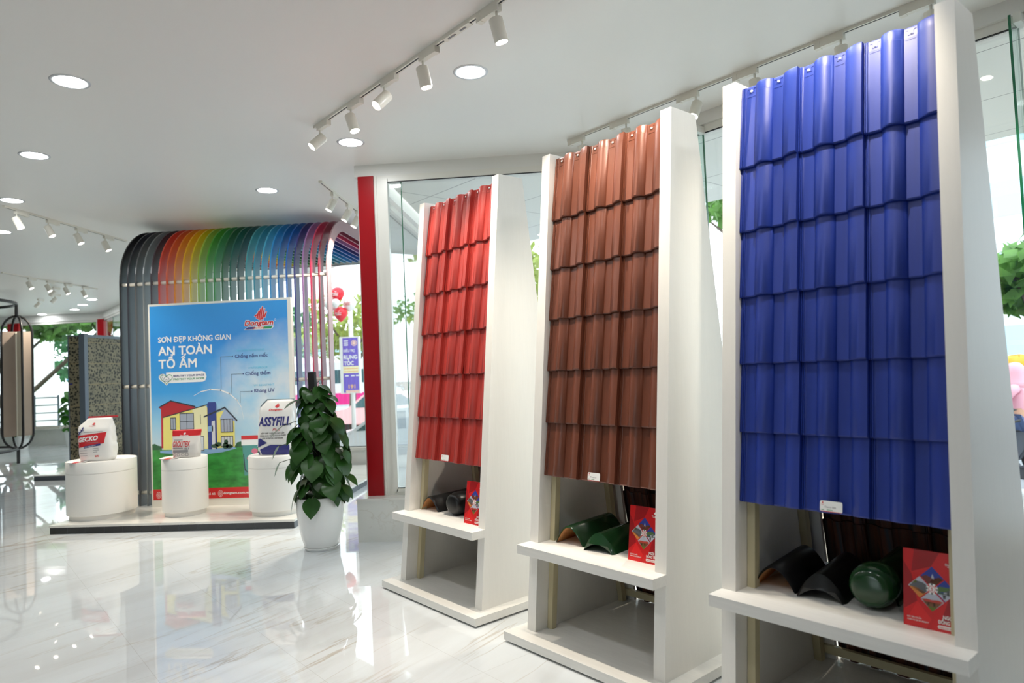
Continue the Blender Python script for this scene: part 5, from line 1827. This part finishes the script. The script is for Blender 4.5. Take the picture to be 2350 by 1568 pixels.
car('pale_pink_car', 'pale pink car standing under the advertisement sign', (-8.6, 24.0, GZ), 0.0,
    [(0.0, 0.32), (0.05, 0.75), (0.9, 0.90), (1.5, 1.38), (2.9, 1.42), (3.7, 1.0), (4.2, 0.95), (4.25, 0.32)], [[(1.05, 0.92), (1.55, 1.32), (2.2, 1.34), (2.2, 0.94)], [(2.27, 0.94), (2.27, 1.34), (2.85, 1.34), (3.4, 0.98)]], 1.7, pbr('car_pale_pink', (240, 190, 190), 0.25), (0.85, 3.35))

car('blue_car', 'small blue car far outside, seen through the glass beside the red stand', (-5.5, 20.6, GZ), 0.0,
    [(0.0, 0.32), (0.05, 0.75), (0.9, 0.90), (1.5, 1.38), (2.9, 1.42), (3.7, 1.0), (4.2, 0.95), (4.25, 0.32)], [[(1.05, 0.92), (1.55, 1.32), (2.2, 1.34), (2.2, 0.94)], [(2.27, 0.94), (2.27, 1.34), (2.85, 1.34), (3.4, 0.98)]], 1.7, pbr('car_blue', (84, 104, 190), 0.25), (0.85, 3.35))
MOTO = pbr('motorbike_grey', (92, 98, 108), 0.3, metal=0.3)
def motorbike(label, loc, rz, mat):
    t = thing('motorbike', label, 'motorbike', loc, rz, 'motorbikes outside')
    for x in (-0.62, 0.62):
        bm = BM()
        tube(bm, [(x + 0.25 * math.cos(2 * PI * k / 24), 0, 0.29 + 0.25 * math.sin(2 * PI * k / 24)) for k in range(24)], 0.04, 8, True)
        for k in range(5):
            a = 2 * PI * k / 5
            tube(bm, [(x, 0, 0.29), (x + 0.25 * math.cos(a), 0, 0.29 + 0.25 * math.sin(a))], 0.012, 6)
        obj('wheel', bm, RUB, t, smooth=True)
    bm = BM()
    prism(bm, [(-0.85, 0.62), (-0.80, 0.78), (-0.2, 0.74), (0.0, 0.45), (0.28, 0.42), (0.42, 0.85), (0.52, 0.92), (0.56, 0.60), (0.40, 0.28), (-0.35, 0.26), (-0.5, 0.50)], lambda a, b_, c: (a, c, b_), -0.13, 0.13)
    fixn(bm); bmesh.ops.bevel(bm, geom=bm.edges[:], offset=0.03, segments=2, affect='EDGES', clamp_overlap=True)
    obj('body', bm, mat, t, ang=40)
    bm = BM(); box(bm, -0.78, -0.12, -0.13, 0.13, 0.76, 0.84); obj('seat', bm, BLACK, t)
    bm = BM(); tube(bm, [(0.40, -0.33, 1.02), (0.45, -0.12, 0.98), (0.46, 0.12, 0.98), (0.40, 0.33, 1.02)], 0.018, 8); tube(bm, [(0.46, 0, 0.98), (0.62, 0, 0.30)], 0.03, 8); obj('handlebar', bm, BLACK, t)
    for s_ in (-1, 1):
        bm = BM(); tube(bm, [(0.43, s_ * 0.22, 1.0), (0.45, s_ * 0.27, 1.15)], 0.008, 6); lathe(bm, [(0.0, -0.02), (0.055, 0.0), (0.0, 0.02)], 14, (0.45, s_ * 0.28, 1.17)); obj('mirror', bm, BLACK, t)
    return t
q = AB(3.35, 13.2, GZ)
motorbike('grey motorbike ridden by the person in pink, outside the slanted glass', q, 2.2, MOTO)
q = AB(2.45, 11.2, GZ)
motorbike('dark motorbike parked closest to the slanted glass', q, 1.9, pbr('motorbike_dark', (52, 56, 64), 0.3))
motorbike('silver motorbike under the blue parasol outside the far glass', (-19.7, 26.2, GZ + 0.25), 0.4, MOTO)
motorbike('black motorbike beside the silver one outside the far glass', (-18.2, 27.6, GZ + 0.25), 0.7, pbr('motorbike_black', (40, 42, 46), 0.3))

# rider
pr = thing('person', 'person in pink top with the hood up and blue jeans, sitting on the grey motorbike', 'person', AB(3.35, 13.2, GZ), 2.2)
def skin(name, verts, edges, mat, parent, sub=2):
    me = bpy.data.meshes.new(name)
    me.from_pydata([v[0] for v in verts], edges, [])
    o = bpy.data.objects.new(name, me)
    COL.objects.link(o)
    o.parent = parent
    me.materials.append(mat)
    md = o.modifiers.new('skin', 'SKIN')
    md.use_smooth_shade = True
    for i, v in enumerate(verts):
        me.skin_vertices[0].data[i].radius = (v[1], v[1])
    me.skin_vertices[0].data[0].use_root = True
    s_ = o.modifiers.new('subsurf', 'SUBSURF')
    s_.levels = sub
    s_.render_levels = sub
    return o
SKINC = pbr('skin_tone', (206, 160, 132), 0.5)
PINKTOP = pbr('pink_cloth', (238, 176, 192), 0.8)
JEANS = pbr('jeans_cloth', (74, 92, 132), 0.8)
HAIR = pbr('dark_hair', (30, 26, 26), 0.5)
sb = [((-0.42, 0, 0.92), .15), ((-0.40, 0, 1.10), .135), ((-0.37, 0, 1.30), .15), ((-0.35, 0, 1.42), .09), ((-0.34, 0, 1.50), .055), ((-0.32, 0, 1.60), .095), ((-0.31, 0, 1.70), .085)]
se = [(0, 1), (1, 2), (2, 3), (3, 4), (4, 5), (5, 6)]
for s_ in (-1, 1):
    k = len(sb)
    sb += [((-0.36, s_ * .19, 1.38), .065), ((-0.20, s_ * .27, 1.14), .05), ((0.10, s_ * .29, 1.06), .04), ((0.36, s_ * .30, 1.04), .035)]
    se += [(3, k), (k, k + 1), (k + 1, k + 2), (k + 2, k + 3)]
    k = len(sb)
    sb += [((-0.36, s_ * .12, 0.86), .10), ((0.06, s_ * .19, 0.80), .075), ((0.00, s_ * .19, 0.42), .055), ((0.14, s_ * .20, 0.34), .04)]
    se += [(0, k), (k, k + 1), (k + 1, k + 2), (k + 2, k + 3)]
skin('body', sb, se, SKINC, pr)
jt = [((-0.42, 0, 0.95), .165), ((-0.40, 0, 1.10), .155), ((-0.37, 0, 1.30), .17), ((-0.35, 0, 1.43), .105)]
je = [(0, 1), (1, 2), (2, 3)]
for s_ in (-1, 1):
    k = len(jt)
    jt += [((-0.36, s_ * .20, 1.38), .08), ((-0.20, s_ * .27, 1.14), .066), ((0.10, s_ * .29, 1.06), .055), ((0.30, s_ * .30, 1.045), .048)]
    je += [(3, k), (k, k + 1), (k + 1, k + 2), (k + 2, k + 3)]
skin('hooded_top', jt, je, PINKTOP, pr)
jl = [((-0.42, 0, 0.91), .165)]
jle = []
for s_ in (-1, 1):
    k = len(jl)
    jl += [((-0.36, s_ * .12, 0.86), .115), ((0.06, s_ * .19, 0.80), .09), ((0.00, s_ * .19, 0.44), .07)]
    jle += [(0, k), (k, k + 1), (k + 1, k + 2)]
skin('jeans', jl, jle, JEANS, pr)
bm = BM()
lathe(bm, [(0.0, 0.160), (0.07, 0.145), (0.125, 0.085), (0.138, 0.0), (0.135, -0.08), (0.150, -0.16), (0.175, -0.24), (0.15, -0.25)], 20, (-0.335, 0, 1.66))
obj('hood', bm, PINKTOP, pr, smooth=True)
# yellow cover over a cart behind the rider
yc = thing('yellow_covered_cart', 'street cart under a bulging yellow cover behind the person in pink', 'cart', AB(3.95, 17.6, GZ), 0.9)
bm = BM(); box(bm, -0.8, 0.8, -0.4, 0.4, 0.35, 0.95); obj('cart_body', bm, GREYMETAL, yc)
for x in (-0.5, 0.5):
    bm = BM(); wheel(bm, x, -0.42, 0.3, 0.3, 0.06); wheel(bm, x, 0.42, 0.3, 0.3, 0.06); obj('wheel', fixn(bm), RUB, yc)
bm = BM()
rr_ = random.Random(4)
rings = []
for r, z in ((1.0, 0.85), (1.05, 1.10), (1.02, 1.40), (0.92, 1.65), (0.65, 1.80), (0.3, 1.86), (0.02, 1.88)):
    rings.append([bm.verts.new((0.92 * r * math.cos(2 * PI * i / 26) * (1 + rr_.uniform(-.05, .05)), 0.55 * r * math.sin(2 * PI * i / 26) * (1 + rr_.uniform(-.05, .05)), z + rr_.uniform(-.03, .03))) for i in range(26)])
for a, b_ in zip(rings, rings[1:]):
    for i in range(26):
        bm.faces.new((a[i], a[(i + 1) % 26], b_[(i + 1) % 26], b_[i]))
bm.faces.new(rings[-1])
obj('yellow_cover', bm, pbr('yellow_cloth', (244, 178, 20), 0.6), yc, smooth=True)

# parasol, railing and columns outside the far glass
ps = thing('parasol', 'pale blue parasol over motorbikes outside the far glass', 'parasol', (-19.2, 26.4, GZ + 0.25))
bm = BM(); lathe(bm, [(0.0, 2.55), (0.5, 2.42), (1.0, 2.20), (1.15, 2.10), (1.13, 2.10), (0.0, 2.50)], 8); obj('canopy', bm, pbr('parasol_blue', (96, 176, 226), 0.6), ps)
bm = BM(); tube(bm, [(0, 0, 0), (0, 0, 2.5)], 0.025, 8); obj('pole', bm, PAINT, ps)
fn = thing('railing', 'low pale steel railing on the pavement outside the far glass', 'railing', (-23.0, 25.2, GZ + 0.2))
for z in (0.6, 0.9, 1.2, 1.5):
    bm = BM(); tube(bm, [(0, 0, z), (3.0, 0, z)], 0.03, 6); obj('rail', bm, GREYMETAL, fn)
for x in (0.0, 1.0, 2.0, 3.0):
    bm = BM(); tube(bm, [(x, 0, 0), (x, 0, 1.6)], 0.04, 8); obj('post', bm, GREYMETAL, fn)
for k, (x, lab) in enumerate(((-25.3, 'round pale column of the building across, outside the far glass, thicker one'), (-26.6, 'round pale column across the street, partly behind the tile rack'))):
    bm = BM(); lathe(bm, [(0.45, 0.0), (0.42, 0.2), (0.40, 6.0), (0.0, 6.0)], 24, (x, 31.0, GZ))
    tag(obj('pale_column', bm, PAINT, ang=40), lab, 'column', 'pale columns across the street')

# buildings
def building(label, loc, rz, W, D, H, floors, wallm, glassm):
    t = thing('building', label, 'building', loc, rz)
    bm = BM(); box(bm, -W / 2, W / 2, 0, D, 0, H); obj('wall', bm, wallm, t)
    fh = H / floors
    for k in range(floors):
        bm = BM(); box(bm, -W / 2 + 0.3, W / 2 - 0.3, -0.05, 0.02, k * fh + fh * 0.35, k * fh + fh * 0.85); obj('window_band', bm, glassm, t)
        bm = BM(); box(bm, -W / 2, W / 2, -0.12, 0.0, k * fh - 0.06, k * fh + 0.06); obj('ledge', bm, PAINT, t)
    return t
PALEB = pbr('pale_facade', (232, 236, 238), 0.6)
PALEG = pbr('facade_glass', (176, 206, 218), 0.1)
building('tall pale office block with glass bands across the street, past the blue stand', AB(7.0, 42.0, GZ), -PI / 4, 34.0, 8.0, 30.0, 8, PALEB, PALEG)
building('low pale shop row behind the trees, seen through the back glass', (-18.0, 62.0, GZ), 0.0, 40.0, 8.0, 6.0, 2, pbr('shop_wall', (222, 226, 226), 0.7), pbr('shop_glass', (150, 190, 196), 0.1))
